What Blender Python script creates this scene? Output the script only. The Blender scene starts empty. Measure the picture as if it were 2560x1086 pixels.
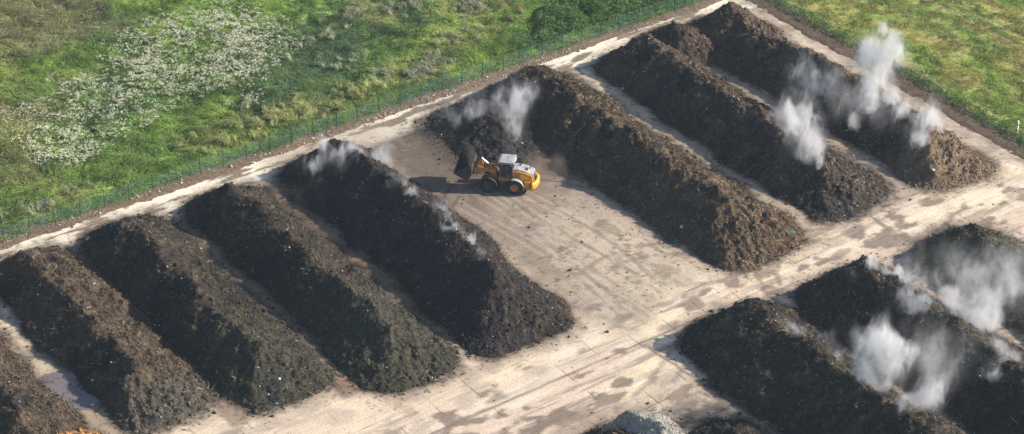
import bpy, bmesh, math
import numpy as np
from mathutils import Vector, Matrix

# World frame: +X runs along the windrows (towards the traffic lane), +Y runs along
# the left-hand fence, metres, ground level z = 0.
scene = bpy.context.scene
COL = scene.collection
R = math.radians
rng = np.random.default_rng(7)

# ---------------------------------------------------------------- helpers
def link(o, parent=None):
    COL.objects.link(o)
    if parent is not None:
        o.parent = parent
    return o

def tag(o, label=None, cat=None, group=None, kind=None):
    if label: o['label'] = label
    if cat: o['category'] = cat
    if group: o['group'] = group
    if kind: o['kind'] = kind
    return o

def empty(name, loc=(0, 0, 0), rz=0.0):
    o = bpy.data.objects.new(name, None)
    o.empty_display_size = .3
    o.location = loc
    o.rotation_euler = (0, 0, rz)
    return link(o)

def np_mesh(name, V, F, mat=None, col=None, parent=None, smooth=False, loc=None):
    """V (n,3), F (m,k) with one k, col (n,3) linear base colours."""
    V = np.ascontiguousarray(V, dtype=np.float32)
    F = np.ascontiguousarray(F, dtype=np.int32)
    me = bpy.data.meshes.new(name)
    me.vertices.add(len(V))
    me.vertices.foreach_set('co', V.ravel())
    m, k = F.shape
    me.loops.add(m * k)
    me.loops.foreach_set('vertex_index', F.ravel())
    me.polygons.add(m)
    me.polygons.foreach_set('loop_start', np.arange(0, m * k, k, dtype=np.int32))
    try:
        me.polygons.foreach_set('loop_total', np.full(m, k, dtype=np.int32))
    except Exception:
        pass
    if smooth:
        me.polygons.foreach_set('use_smooth', np.ones(m, dtype=bool))
    me.update(calc_edges=True)
    if col is not None:
        a = me.color_attributes.new('Col', 'FLOAT_COLOR', 'POINT')
        c = np.ones((len(V), 4), dtype=np.float32)
        c[:, :3] = col
        a.data.foreach_set('color', c.ravel())
    if mat is not None:
        me.materials.append(mat)
    o = bpy.data.objects.new(name, me)
    if loc is not None:
        o.location = loc
    return link(o, parent)

# ---- lattice noise
def _h(ix, iy, seed):
    n = (ix.astype(np.int64) * 374761393 + iy.astype(np.int64) * 668265263 + seed * 974634777) & 0xffffffff
    n = ((n ^ (n >> 13)) * 1274126177) & 0xffffffff
    n = ((n ^ (n >> 16)) * 2246822519) & 0xffffffff
    return ((n ^ (n >> 15)) & 0xffffff) / float(0xffffff)

def vn(x, y, seed=0):
    x = np.asarray(x, dtype=np.float64); y = np.asarray(y, dtype=np.float64)
    x, y = np.broadcast_arrays(x, y)
    xi = np.floor(x); yi = np.floor(y)
    fx = x - xi; fy = y - yi
    fx = fx * fx * (3 - 2 * fx); fy = fy * fy * (3 - 2 * fy)
    a = _h(xi, yi, seed); b = _h(xi + 1, yi, seed)
    c = _h(xi, yi + 1, seed); d = _h(xi + 1, yi + 1, seed)
    return (a * (1 - fx) + b * fx) * (1 - fy) + (c * (1 - fx) + d * fx) * fy

def fbm(x, y, seed=0, octs=4, gain=.5):
    s = 0; a = 1; t = 0; x = np.asarray(x, float); y = np.asarray(y, float)
    for i in range(octs):
        s = s + a * vn(x, y, seed + 17 * i); t += a
        # rotate between octaves so that the lattice never lines up
        x, y = (x * 1.62 - y * 1.22) + 13.7, (x * 1.22 + y * 1.62) - 7.3
        a *= gain
    return s / t

def sst(a, b, x):
    t = np.clip((x - a) / (b - a), 0, 1)
    return t * t * (3 - 2 * t)

def mixc(c, d, f):
    f = np.asarray(f)[..., None]
    return np.asarray(c) * (1 - f) + np.asarray(d) * f

def lin(r, g, b):
    f = lambda c: (c / 255 / 12.92) if c / 255 < .04045 else ((c / 255 + .055) / 1.055) ** 2.4
    return np.array([f(r), f(g), f(b)])

# ---------------------------------------------------------------- materials
def new_mat(name):
    m = bpy.data.materials.new(name)
    m.use_nodes = True
    nt = m.node_tree
    b = nt.nodes['Principled BSDF']
    return m, nt, b

def N(nt, typ, **kw):
    n = nt.nodes.new(typ)
    for k, v in kw.items():
        setattr(n, k, v)
    return n

def mmath(nt, op, a, b=None, c=None, clamp=False):
    n = nt.nodes.new('ShaderNodeMath'); n.operation = op; n.use_clamp = clamp
    for i, v in enumerate((a, b, c)):
        if v is None: continue
        if isinstance(v, (int, float)): n.inputs[i].default_value = v
        else: nt.links.new(v, n.inputs[i])
    return n.outputs[0]

def noise(nt, vec, scale, detail=3, rough=.55):
    n = nt.nodes.new('ShaderNodeTexNoise')
    n.inputs['Scale'].default_value = scale
    n.inputs['Detail'].default_value = detail
    n.inputs['Roughness'].default_value = rough
    if vec is not None: nt.links.new(vec, n.inputs['Vector'])
    return n

def flat_mat(name, rgb, rough=.6, metal=0., vary=.18, scale=4., bump=0., bscale=20.):
    m, nt, b = new_mat(name)
    tc = N(nt, 'ShaderNodeTexCoord')
    nz = noise(nt, tc.outputs['Object'], scale, 4)
    mr = N(nt, 'ShaderNodeMapRange')
    mr.inputs['From Min'].default_value = .3; mr.inputs['From Max'].default_value = .7
    mr.inputs['To Min'].default_value = 1 - vary; mr.inputs['To Max'].default_value = 1 + vary
    nt.links.new(nz.outputs['Fac'], mr.inputs['Value'])
    mx = N(nt, 'ShaderNodeVectorMath', operation='SCALE')
    mx.inputs[0].default_value = tuple(rgb)
    nt.links.new(mr.outputs[0], mx.inputs['Scale'])
    nt.links.new(mx.outputs[0], b.inputs['Base Color'])
    b.inputs['Roughness'].default_value = rough
    b.inputs['Metallic'].default_value = metal
    if bump:
        nb = noise(nt, tc.outputs['Object'], bscale, 3)
        bp = N(nt, 'ShaderNodeBump'); bp.inputs['Strength'].default_value = 1
        bp.inputs['Distance'].default_value = bump
        nt.links.new(nb.outputs['Fac'], bp.inputs['Height'])
        nt.links.new(bp.outputs[0], b.inputs['Normal'])
    return m

def vc_mat(name, rough=.95, vary=.35, scales=(3., 14.), bump=.0, bscale=10., spec=.2):
    """surface whose own colour sits in the Col attribute, broken up by fine noise"""
    m, nt, b = new_mat(name)
    at = N(nt, 'ShaderNodeAttribute', attribute_name='Col')
    tc = N(nt, 'ShaderNodeTexCoord')
    f = None
    for s in scales:
        nz = noise(nt, tc.outputs['Object'], s, 5, .65)
        mr = N(nt, 'ShaderNodeMapRange')
        mr.inputs['From Min'].default_value = .32; mr.inputs['From Max'].default_value = .68
        mr.inputs['To Min'].default_value = 1 - vary; mr.inputs['To Max'].default_value = 1 + vary
        nt.links.new(nz.outputs['Fac'], mr.inputs['Value'])
        f = mr.outputs[0] if f is None else mmath(nt, 'MULTIPLY', f, mr.outputs[0])
    sc = N(nt, 'ShaderNodeVectorMath', operation='SCALE')
    nt.links.new(at.outputs['Color'], sc.inputs[0]); nt.links.new(f, sc.inputs['Scale'])
    nt.links.new(sc.outputs[0], b.inputs['Base Color'])
    b.inputs['Roughness'].default_value = rough
    b.inputs['Specular IOR Level'].default_value = spec
    if bump:
        nb = noise(nt, tc.outputs['Object'], bscale, 6, .7)
        bp = N(nt, 'ShaderNodeBump'); bp.inputs['Strength'].default_value = 1
        bp.inputs['Distance'].default_value = bump
        nt.links.new(nb.outputs['Fac'], bp.inputs['Height'])
        nt.links.new(bp.outputs[0], b.inputs['Normal'])
    return m

M_heap = vc_mat('compost', .96, .38, (2.2, 9.), .10, 7.)
M_fibre = vc_mat('plant_fibre', .9, .25, (5.,))
M_grass = vc_mat('grass_blades', .8, .22, (1.2,), spec=.25)
def leafy(m, amt):
    # thin leaves let some light through
    nt = m.node_tree; b = nt.nodes['Principled BSDF']; out = nt.nodes['Material Output']
    tr = nt.nodes.new('ShaderNodeBsdfTranslucent'); mx = nt.nodes.new('ShaderNodeMixShader')
    nt.links.new(b.inputs['Base Color'].links[0].from_socket, tr.inputs['Color'])
    mx.inputs[0].default_value = amt
    nt.links.new(b.outputs[0], mx.inputs[1]); nt.links.new(tr.outputs[0], mx.inputs[2])
    nt.links.new(mx.outputs[0], out.inputs['Surface'])
leafy(M_grass, .5)
M_turf = vc_mat('meadow_soil', .95, .35, (1.5, 9.), .08, 8.)
M_soil = vc_mat('verge_soil', .96, .4, (3., 14.), .06, 12.)
M_flower = vc_mat('blossom', .85, .12, (4.,))
M_litter = vc_mat('litter', .5, .08, (4.,), spec=.4)
M_leaf = vc_mat('bramble_leaf', .6, .25, (1.5,), spec=.4)
leafy(M_leaf, .3)

# ---- concrete: colours in Col, plus slab joints every four metres
def concrete():
    m, nt, b = new_mat('stained_concrete')
    at = N(nt, 'ShaderNodeAttribute', attribute_name='Col')
    tc = N(nt, 'ShaderNodeTexCoord'); P = tc.outputs['Object']
    mp = N(nt, 'ShaderNodeMapping'); mp.inputs['Scale'].default_value = (1.6, .28, 1)
    mp.inputs['Rotation'].default_value = (0, 0, R(3))
    nt.links.new(P, mp.inputs[0])
    streak = noise(nt, mp.outputs[0], 2.2, 6, .68)
    fine = noise(nt, P, 5., 6, .7)
    def rng_(v, a, b_, lo, hi):
        mr = N(nt, 'ShaderNodeMapRange')
        for k, x in zip(('From Min', 'From Max', 'To Min', 'To Max'), (a, b_, lo, hi)):
            mr.inputs[k].default_value = x
        nt.links.new(v, mr.inputs['Value']); return mr.outputs[0]
    f = mmath(nt, 'MULTIPLY', rng_(streak.outputs['Fac'], .33, .62, .90, 1.06), rng_(fine.outputs['Fac'], .33, .62, .70, 1.10))
    # joints
    sx = N(nt, 'ShaderNodeSeparateXYZ')
    wob = noise(nt, P, .6, 2)
    wv = N(nt, 'ShaderNodeVectorMath', operation='SCALE'); wv.inputs['Scale'].default_value = .12
    nt.links.new(wob.outputs['Color'], wv.inputs[0])
    ad = N(nt, 'ShaderNodeVectorMath', operation='ADD')
    nt.links.new(P, ad.inputs[0]); nt.links.new(wv.outputs[0], ad.inputs[1])
    nt.links.new(ad.outputs[0], sx.inputs[0])
    def joint(c, off, per, wid):
        t = mmath(nt, 'ADD', c, off)
        t = mmath(nt, 'PINGPONG', t, per / 2)
        return mmath(nt, 'LESS_THAN', t, wid)
    jx = joint(sx.outputs['X'], -24.35, 4.0, .04)
    jy = joint(sx.outputs['Y'], 11.1, 4.1, .045)
    gap = noise(nt, P, .35, 3)
    jm = mmath(nt, 'MULTIPLY', mmath(nt, 'MAXIMUM', jx, jy), rng_(gap.outputs['Fac'], .47, .62, .0, .62))
    jm = mmath(nt, 'MULTIPLY', jm, rng_(sx.outputs['X'], 13., 18., .12, 1.))
    dk = mmath(nt, 'SUBTRACT', 1, jm)
    f = mmath(nt, 'MULTIPLY', f, dk)
    sc = N(nt, 'ShaderNodeVectorMath', operation='SCALE')
    nt.links.new(at.outputs['Color'], sc.inputs[0]); nt.links.new(f, sc.inputs['Scale'])
    nt.links.new(sc.outputs[0], b.inputs['Base Color'])
    b.inputs['Roughness'].default_value = .92
    b.inputs['Specular IOR Level'].default_value = .2
    h = mmath(nt, 'ADD', mmath(nt, 'MULTIPLY', fine.outputs['Fac'], .7), mmath(nt, 'MULTIPLY', jm, -1.))
    bp = N(nt, 'ShaderNodeBump'); bp.inputs['Strength'].default_value = .6; bp.inputs['Distance'].default_value = .035
    nt.links.new(h, bp.inputs['Height']); nt.links.new(bp.outputs[0], b.inputs['Normal'])
    return m
M_conc = concrete()

def netting():
    m, nt, b = new_mat('green_netting')
    tc = N(nt, 'ShaderNodeTexCoord')
    nz = noise(nt, tc.outputs['Object'], .9, 4)
    mr = N(nt, 'ShaderNodeMapRange')
    mr.inputs['From Min'].default_value = .3; mr.inputs['From Max'].default_value = .7
    mr.inputs['To Min'].default_value = .03; mr.inputs['To Max'].default_value = .14
    nt.links.new(nz.outputs['Fac'], mr.inputs['Value'])
    b.inputs['Base Color'].default_value = (.10, .27, .22, 1)
    b.inputs['Roughness'].default_value = .7
    nt.links.new(mr.outputs[0], b.inputs['Alpha'])
    return m
M_net = netting()
M_post = flat_mat('green_post_paint', (.012, .06, .045), .5)

def water(name, rgb):
    m, nt, b = new_mat(name)
    tc = N(nt, 'ShaderNodeTexCoord')
    nz = noise(nt, tc.outputs['Object'], .5, 3)
    mx = N(nt, 'ShaderNodeMix', data_type='RGBA')
    mx.inputs['A'].default_value = (*rgb, 1); mx.inputs['B'].default_value = (rgb[0] * 1.7, rgb[1] * 1.55, rgb[2] * 1.4, 1)
    nt.links.new(nz.outputs['Fac'], mx.inputs['Factor']); nt.links.new(mx.outputs['Result'], b.inputs['Base Color'])
    b.inputs['Roughness'].default_value = .09
    return m
M_water = water('grey_puddle', (.13, .12, .13))
M_mudwater = water('brown_puddle', (.19, .125, .08))

# ---------------------------------------------------------------- heaps
# u0,u1: ends of the crest; v: centre line; w: half width; h: crest height
# tones: (dark, mid, straw), straw amount, head tint, tail tint
BLACK = np.array([.026, .022, .021]); BROWN = np.array([.082, .060, .043])
STRAW = np.array([.25, .195, .12]); RED = np.array([.095, .064, .047]); OLIVE = np.array([.075, .072, .042])
GREYB = np.array([.052, .043, .033])
HEAPS = [
 dict(k='z', u0=-20, u1=5.0, v=-55.6, wl=3.9, wr=5.4, wh=4.5, wt=5, w=5.7, h=3.0, straw=.30, tint=BROWN, seed=1,
      lab='brown windrow cut by the left photo edge, with an orange mulch mound at its end'),
 dict(k='a', u0=-17.6, u1=4.4, v=-44.1, wl=3.85, wr=5.8, wh=4.6, wt=5.6, w=6.0, h=3.0, straw=.38, tint=BROWN, seed=2,
      lab='long brown compost windrow with a grey tail, second from the left, beside the grey puddle'),
 dict(k='b', u0=-17.5, u1=8.0, v=-33.8, wl=4.1, wr=5.7, wh=4.6, wt=5.4, w=5.8, h=3.2, straw=.20, tint=GREYB, seed=3,
      lab='dark green-grey compost windrow, third from the left, its tail by the brown puddle'),
 dict(k='c', u0=-16.8, u1=12.3, v=-22.3, wl=4.5, wr=4.9, wh=4.6, wt=5.6, w=5.6, h=3.5, straw=.13, tint=GREYB, seed=4,
      lab='smooth black compost windrow, fourth from the left, left of the one with steam-covered crest'),
 dict(k='d', u0=-16.6, u1=12.6, v=-9.8, wl=6.1, wr=5.2, wh=5.4, wt=6.1, w=6.4, h=4.6, straw=.07, tint=np.array([.042, .035, .032]), seed=5,
      lab='tall black compost windrow with thin steam along its crest, left of the work area'),
 dict(k='e', u0=-17.8, u1=14.2, v=15.7, wl=5.2, wr=6.3, wh=5.2, wt=6.6, w=6.9, h=4.1, straw=.75, tint=np.array([.078, .057, .041]), seed=6,
      lab='long strawy brown windrow right of the wheel loader, woody chunks at its near end'),
 dict(k='f', u0=-16.8, u1=13.2, v=29.3, wl=5.0, wr=5.7, wh=4.6, wt=6.2, w=6.2, h=3.95, straw=.55, tint=np.array([.072, .054, .043]), seed=7,
      lab='compost windrow with a reddish head and dark near end, next right of the strawy one'),
 dict(k='g', u0=-17.0, u1=16.0, v=42.0, wl=4.6, wr=5.3, wh=4.8, wt=5.8, w=6.0, h=3.65, straw=.6, tint=np.array([.082, .060, .046]), seed=8,
      lab='compost windrow nearest the right fence, under the tallest steam column, shaggy tan near end'),
 dict(k='h', u0=30.0, u1=70, v=5.4, wl=6.3, wr=6.2, wh=5.4, wt=6, w=6.7, h=4.4, straw=.28, tint=GREYB, seed=9,
      lab='black windrow at bottom right carrying the big steam cloud, leftmost of the near block'),
 dict(k='i', u0=31.0, u1=70, v=18.5, wl=5.9, wr=6.4, wh=5.4, wt=6, w=6.9, h=4.2, straw=.28, tint=GREYB, seed=10,
      lab='black steaming windrow in the middle of the three at the lower right'),
 dict(k='j', u0=32.4, u1=70, v=32.0, wl=5.5, wr=6.0, wh=5.6, wt=6, w=6.5, h=3.9, straw=.30, tint=OLIVE, seed=11,
      lab='dark windrow cut by the right photo edge, topmost of the three at lower right'),
 dict(k='s', u0=-17.4, u1=-13.0, v=7.4, wl=5.35, wr=6.5, wh=4.5, wt=5.0, w=6.5, h=1.9, straw=.05, tint=np.array([.04, .036, .036]), seed=12,
      lab='low black leftover of a dug-away windrow behind the wheel loader'),
 dict(k='k', u0=36.4, u1=60, v=-14.2, wl=5.2, wr=5.4, wh=4.4, wt=5, w=5.4, h=2.9, straw=.2, tint=BROWN * .8, seed=13,
      lab='dark compost mound under the pale grey chip pile at the bottom edge'),
 dict(k='l', u0=41.0, u1=55, v=-6.2, wl=3.75, wr=4.0, wh=4, wt=4, w=4.0, h=1.9, straw=.08, tint=BLACK * 1.3, seed=14,
      lab='low black mound at the bottom edge, just right of the pale grey chip pile'),
 dict(k='o', u0=9.2, u1=9.7, v=-53.3, wl=3.95, wr=4.2, wh=4, wt=4.2, w=4.2, h=2.7, straw=.5, tint=np.array([.30, .165, .07]), seed=15,
      lab='orange-brown wood mulch mound in the bottom left corner'),
 dict(k='q', u0=35.4, u1=38.5, v=-12.2, wl=2.8, wr=4.6, wh=3.0, wt=4.8, w=4.8, h=3.75, straw=.4, tint=np.array([.30, .295, .27]), seed=16,
      lab='pale grey wood chip pile at the bottom edge of the photo'),
 dict(k='m', u0=-19.0, u1=-17.4, v=36.2, wl=3.95, wr=4.4, wh=4, wt=4.4, w=4.4, h=2.7, straw=.5, tint=np.array([.075, .053, .041]), seed=17,
      lab='small reddish-brown mound heaped beside the head of the fence-side windrow'),
]

def heap_z(p, u, v):
    s = p['seed']
    uu = u + 1.0 * (fbm(u / 3.1, v / 3.1, s, 3) - .5)
    vv = v + 1.9 * (fbm(u / 3.0, v / 3.0, s + 50, 3) - .5) - 1.4 * (fbm(u / 9., 0 * v, s + 77, 2) - .5)
    t = np.clip(uu, p['u0'], p['u1'])
    du = np.abs(uu - t); dv = np.abs(vv - p['v'])
    w = p['w']
    tail = uu > t
    P = np.where(tail, 4.0, 2.5)
    wa = np.where(vv < p['v'], p['wl'], p['wr']); wb = np.where(tail, p['wt'], p['wh'])
    d = ((du / wb) ** P + (dv / wa) ** P) ** (1 / P)
    z = (p['h'] + .15) * 1.03 * (1 - np.sqrt(d * d + .0035))
    d = d * w
    z = z * (1 + .42 * (fbm(u / 3.4, v / 9., s + 9, 3) - .5))
    # concave toe
    z = np.where(z < .3, z - .1 * (.3 - z), z)
    body = sst(-.1, .9, z)
    lump = (fbm(u / 1.3, v / 1.3, s + 21, 4, .6) - .5)
    ridged = np.abs(fbm(u / .8, v / .8, s + 33, 3) - .5)
    rough = .62 + .6 * p['straw'] if p['k'] != 'q' else .22
    mid = fbm(u / .62, v / .62, s + 45, 3, .6) - .5
    z = z + body * rough * (1.15 * lump - .40 * ridged + .62 * mid) + .20 * (fbm(u / .36, v / .36, s + 41, 3, .65) - .5) * (1 + rough)
    # gullies running down the end slopes
    ang = np.arctan2(vv - p['v'], uu - t + 1e-6)
    endm = sst(.4, 1.5, du) * body
    z = z - endm * .28 * fbm(ang * 7, d / 3., s + 5, 3)
    return z

def heap_col(p, u, v, z):
    s = p['seed']; k = p['k']
    base = mixc(p['tint'] * .62, p['tint'] * 1.15, fbm(u / 1.7, v / 1.7, s + 60, 4))
    base = mixc(base, BLACK * 1.1, sst(.48, .72, fbm(u / 3.2, v / 2.2, s + 61, 4)) * (.8 if k not in 'oq' else .12))
    st = sst(.56 - .12 * p['straw'], .74, fbm(u / 1.1, v / 1.1, s + 62, 5, .62))
    stc = STRAW * .75
    if k == 'o': stc = np.array([.52, .31, .12])
    if k == 'q': stc = np.array([.46, .45, .41])
    base = mixc(base, stc, st * min(.8, .15 + p['straw'] * .6) * (.5 + .5 * sst(.4, .6, fbm(u / 4, v / 4, s + 63, 2))))
    if k in 'fgm':
        f = sst(-6, -15, u) * .7
        base = mixc(base, RED * 1.1, f * sst(.3, .65, fbm(u / 1.5, v / 1.5, s + 64, 4)))
    if k == 'g':
        f = sst(13.5, 16, u) * .85
        base = mixc(base, np.array([.24, .175, .115]), f * (.35 + .65 * fbm(u / .9, v / .9, s + 65, 4)))
        f = sst(1, 6, u) * sst(14.5, 12, u)
        base = mixc(base, BLACK * 1.2, f * .55)
    if k == 'f':
        base = mixc(base, np.array([.055, .048, .04]), sst(9, 14, u) * .6)
    if k == 'e':
        base = mixc(base, np.array([.17, .12, .07]), sst(3, 9, u) * .4 * fbm(u / 1.3, v / 1.3, s + 66, 4) * 1.4)
        base = mixc(base, BLACK * 1.2, sst(-6, -14, u) * .45)
    if k == 'a':
        base = mixc(base, np.array([.085, .078, .062]), sst(4, 8, u) * .8)
    if k in 'bc':
        base = mixc(base, np.array([.055, .060, .042]), .4 * sst(-2, 8, u))
    return base

def slivers(P, T, Nn, L, W, C):
    """thin leaning quads: P points, T tangents, Nn surface normals"""
    B = np.cross(T, Nn); B /= np.linalg.norm(B, axis=1, keepdims=True) + 1e-9
    L = L[:, None]; W = W[:, None]
    bend = Nn * L * .18
    a = P - T * L / 2 - B * W / 2; b = P - T * L / 2 + B * W / 2
    c = P + bend + B * W / 2; d = P + bend - B * W / 2
    e = P + T * L / 2 + B * W * .3; f = P + T * L / 2 - B * W * .3
    n = len(P)
    V = np.stack([a, b, c, d, e, f], 1).reshape(-1, 3)
    i = np.arange(n)[:, None] * 6
    F = np.concatenate([i + [0, 1, 2, 3], i + [3, 2, 4, 5]], 0)
    return V, F, np.repeat(C, 6, 0)

VIEW = lambda u, v: True

def build_heap(p, first=None):
    k = p['k']; w = p['w'] + 1.6
    u0, u1 = p['u0'] - w, min(p['u1'] + w, 66.)
    v0, v1 = p['v'] - w, p['v'] + w
    st = .13
    U = np.arange(u0, u1, st); Vv = np.arange(v0, v1, st)
    gu, gv = np.meshgrid(U, Vv, indexing='ij')
    z = heap_z(p, gu, gv)
    col = heap_col(p, gu, gv, z).reshape(-1, 3)
    # sides jitter so that the grid never shows
    jx = (vn(gu * 9.1, gv * 9.3, 5) - .5) * .09; jy = (vn(gu * 9.7, gv * 8.9, 6) - .5) * .09
    V = np.stack([gu + jx, gv + jy, z], -1).reshape(-1, 3)
    nu, nv = gu.shape
    idx = np.arange(nu * nv).reshape(nu, nv)
    F = np.stack([idx[:-1, :-1], idx[1:, :-1], idx[1:, 1:], idx[:-1, 1:]], -1).reshape(-1, 4)
    zz = z.reshape(-1)
    keep = (zz[F] > -.06).any(1)
    F = F[keep]
    V[:, 2] = np.maximum(V[:, 2], -.25)
    # fibrous slivers
    area = (min(p['u1'], 62) - p['u0'] + w) * 2 * w
    n = int(area * (40 + 46 * p['straw']))
    pu = rng.uniform(u0, u1, n); pv = rng.uniform(v0, v1, n)
    pz = heap_z(p, pu, pv)
    clump = fbm(pu / .9, pv / .9, p['seed'] + 90, 3)
    m = (rng.uniform(0, 1, n) < np.exp(np.minimum(pz, 0) * 4.5)) & (clump + rng.uniform(-.15, .15, n) > .46 - .1 * p['straw'])
    pu, pv, pz = pu[m], pv[m], pz[m]; n = len(pu)
    pz_real = pz; pz = np.maximum(pz, .02)
    e = .12
    gx = (heap_z(p, pu + e, pv) - heap_z(p, pu - e, pv)) / (2 * e)
    gy = (heap_z(p, pu, pv + e) - heap_z(p, pu, pv - e)) / (2 * e)
    Nn = np.stack([-gx, -gy, np.ones(n)], 1); Nn /= np.linalg.norm(Nn, axis=1, keepdims=True)
    ang = rng.uniform(0, 2 * np.pi, n)
    T = np.stack([np.cos(ang), np.sin(ang), rng.uniform(-.2, .5, n)], 1)
    T -= Nn * ((T * Nn).sum(1, keepdims=True) - rng.uniform(.0, .55, (n, 1))); T /= np.linalg.norm(T, axis=1, keepdims=True)
    L = rng.gamma(2.2, .15, n) + .10; W = rng.uniform(.02, .065, n) * (1 + .3 * p['straw'])
    c0 = heap_col(p, pu, pv, pz)
    r = rng.uniform(0, 1, (n, 1))
    bright = STRAW * 1.1
    if k == 'q': bright = np.array([.50, .48, .43])
    if k == 'o': bright = np.array([.6, .38, .16])
    cc = c0 * rng.uniform(.6, 1.9, (n, 1))
    sel = rng.uniform(0, 1, n) < (.05 + .30 * p['straw']) * sst(.38, .62, fbm(pu / 2.1, pv / 2.1, p['seed'] + 91, 3))
    cc[sel] = bright * rng.uniform(.5, 1.35, (sel.sum(), 1))
    Ps = np.stack([pu, pv, pz + .02], 1)
    SV, SF, SC = slivers(Ps, T, Nn, L, W, cc)
    # clods
    nc = int(area * 9)
    cu = rng.uniform(u0, u1, nc); cv = rng.uniform(v0, v1, nc); cz = heap_z(p, cu, cv)
    m = rng.uniform(0, 1, nc) < np.exp(np.minimum(cz, 0) * 4.6); cu, cv, cz = cu[m], cv[m], cz[m]; nc = len(cu)
    sz = rng.gamma(2., .035, nc) + .04
    octa = np.array([[1, 0, 0], [0, 1, 0], [-1, 0, 0], [0, -1, 0], [0, 0, 1], [0, 0, -.6]])
    CV = octa[None] * sz[:, None, None] * rng.uniform(.6, 1.35, (nc, 6, 1))
    CV = CV + np.stack([cu, cv, np.maximum(cz, .0) + .01], 1)[:, None]
    of = np.array([[0, 1, 4], [1, 2, 4], [2, 3, 4], [3, 0, 4], [1, 0, 5], [2, 1, 5], [3, 2, 5], [0, 3, 5]])
    CF = (of[None] + np.arange(nc)[:, None, None] * 6).reshape(-1, 3)
    CF = np.concatenate([CF, CF[:, 2:3]], 1)
    CC = np.repeat(heap_col(p, cu, cv, cz) * rng.uniform(.7, 1.5, (nc, 1)), 6, 0)
    CF3 = CF[:, :3]
    V = V; allV = np.concatenate([V, SV], 0)
    allF = np.concatenate([F, SF + len(V)], 0)
    allC = np.concatenate([col, SC], 0)
    # triangulate everything into one mesh
    tri = np.concatenate([allF[:, [0, 1, 2]], allF[:, [0, 2, 3]], CF3 + len(allV)], 0)
    allV = np.concatenate([allV, CV.reshape(-1, 3)], 0); allC = np.concatenate([allC, CC], 0)
    # drop unused verts
    used = np.zeros(len(allV), bool); used[tri.ravel()] = True
    remap = np.cumsum(used) - 1
    tri = remap[tri]; allV = allV[used]; allC = allC[used]
    cen = np.array([(p['u0'] + p['u1']) / 2, p['v'], 0])
    name = {'q': 'wood_chip_pile', 'o': 'mulch_mound', 's': 'compost_mound', 'k': 'compost_mound', 'l': 'compost_mound', 'm': 'compost_mound'}.get(k, 'compost_windrow')
    o = np_mesh(name, allV - cen, tri, M_heap, allC, loc=tuple(cen))
    cat = {'wood_chip_pile': 'chip pile', 'mulch_mound': 'mulch heap', 'compost_mound': 'compost mound'}.get(name, 'compost windrow')
    tag(o, p['lab'], cat, 'compost windrows on the concrete yard' if name == 'compost_windrow' else None)
    # pale scraps of litter caught in the heap: past counting, one part
    if k not in 'oq':
        nl = int(area * (.85 if k in 'efgh' else .62))
        lu = rng.uniform(u0 + 1, u1 - 1, nl); lv = rng.uniform(v0 + 1, v1 - 1, nl); lz = heap_z(p, lu, lv)
        m = lz > .05; lu, lv, lz = lu[m], lv[m], lz[m]; nl = len(lu)
        ang = rng.uniform(0, 6.28, nl)
        T = np.stack([np.cos(ang), np.sin(ang), rng.uniform(-.3, .6, nl)], 1); T /= np.linalg.norm(T, axis=1, keepdims=True)
        Nn = np.stack([rng.uniform(-.5, .5, nl), rng.uniform(-.7, .2, nl), np.ones(nl)], 1); Nn /= np.linalg.norm(Nn, axis=1, keepdims=True)
        C = np.tile(np.array([[.86, .87, .86]]), (nl, 1)) * rng.uniform(.5, 1.1, (nl, 1))
        q = rng.uniform(0, 1, nl); C[q < .06] = [.10, .22, .55]; C[(q > .06) & (q < .10)] = [.10, .35, .28]; C[(q > .1) & (q < .3)] = [.5, .43, .3]
        LV, LF, LC = slivers(np.stack([lu, lv, lz + .05], 1), T, Nn, rng.gamma(2., .04, nl) + .04, rng.uniform(.03, .085, nl), C)
        lo = np_mesh('litter_scraps', LV - cen, LF, M_litter, LC, parent=o)
        lo['kind'] = 'stuff'
    return o

for p in HEAPS:
    build_heap(p)

def heaps_z(u, v):
    z = np.full(np.shape(u), -9.)
    for p in HEAPS:
        m = (u > p['u0'] - p['w'] - 2) & (u < p['u1'] + p['w'] + 2) & (np.abs(v - p['v']) < p['w'] + 2)
        if m.any():
            z[m] = np.maximum(z[m], heap_z(p, u[m], v[m]))
    return z
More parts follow.
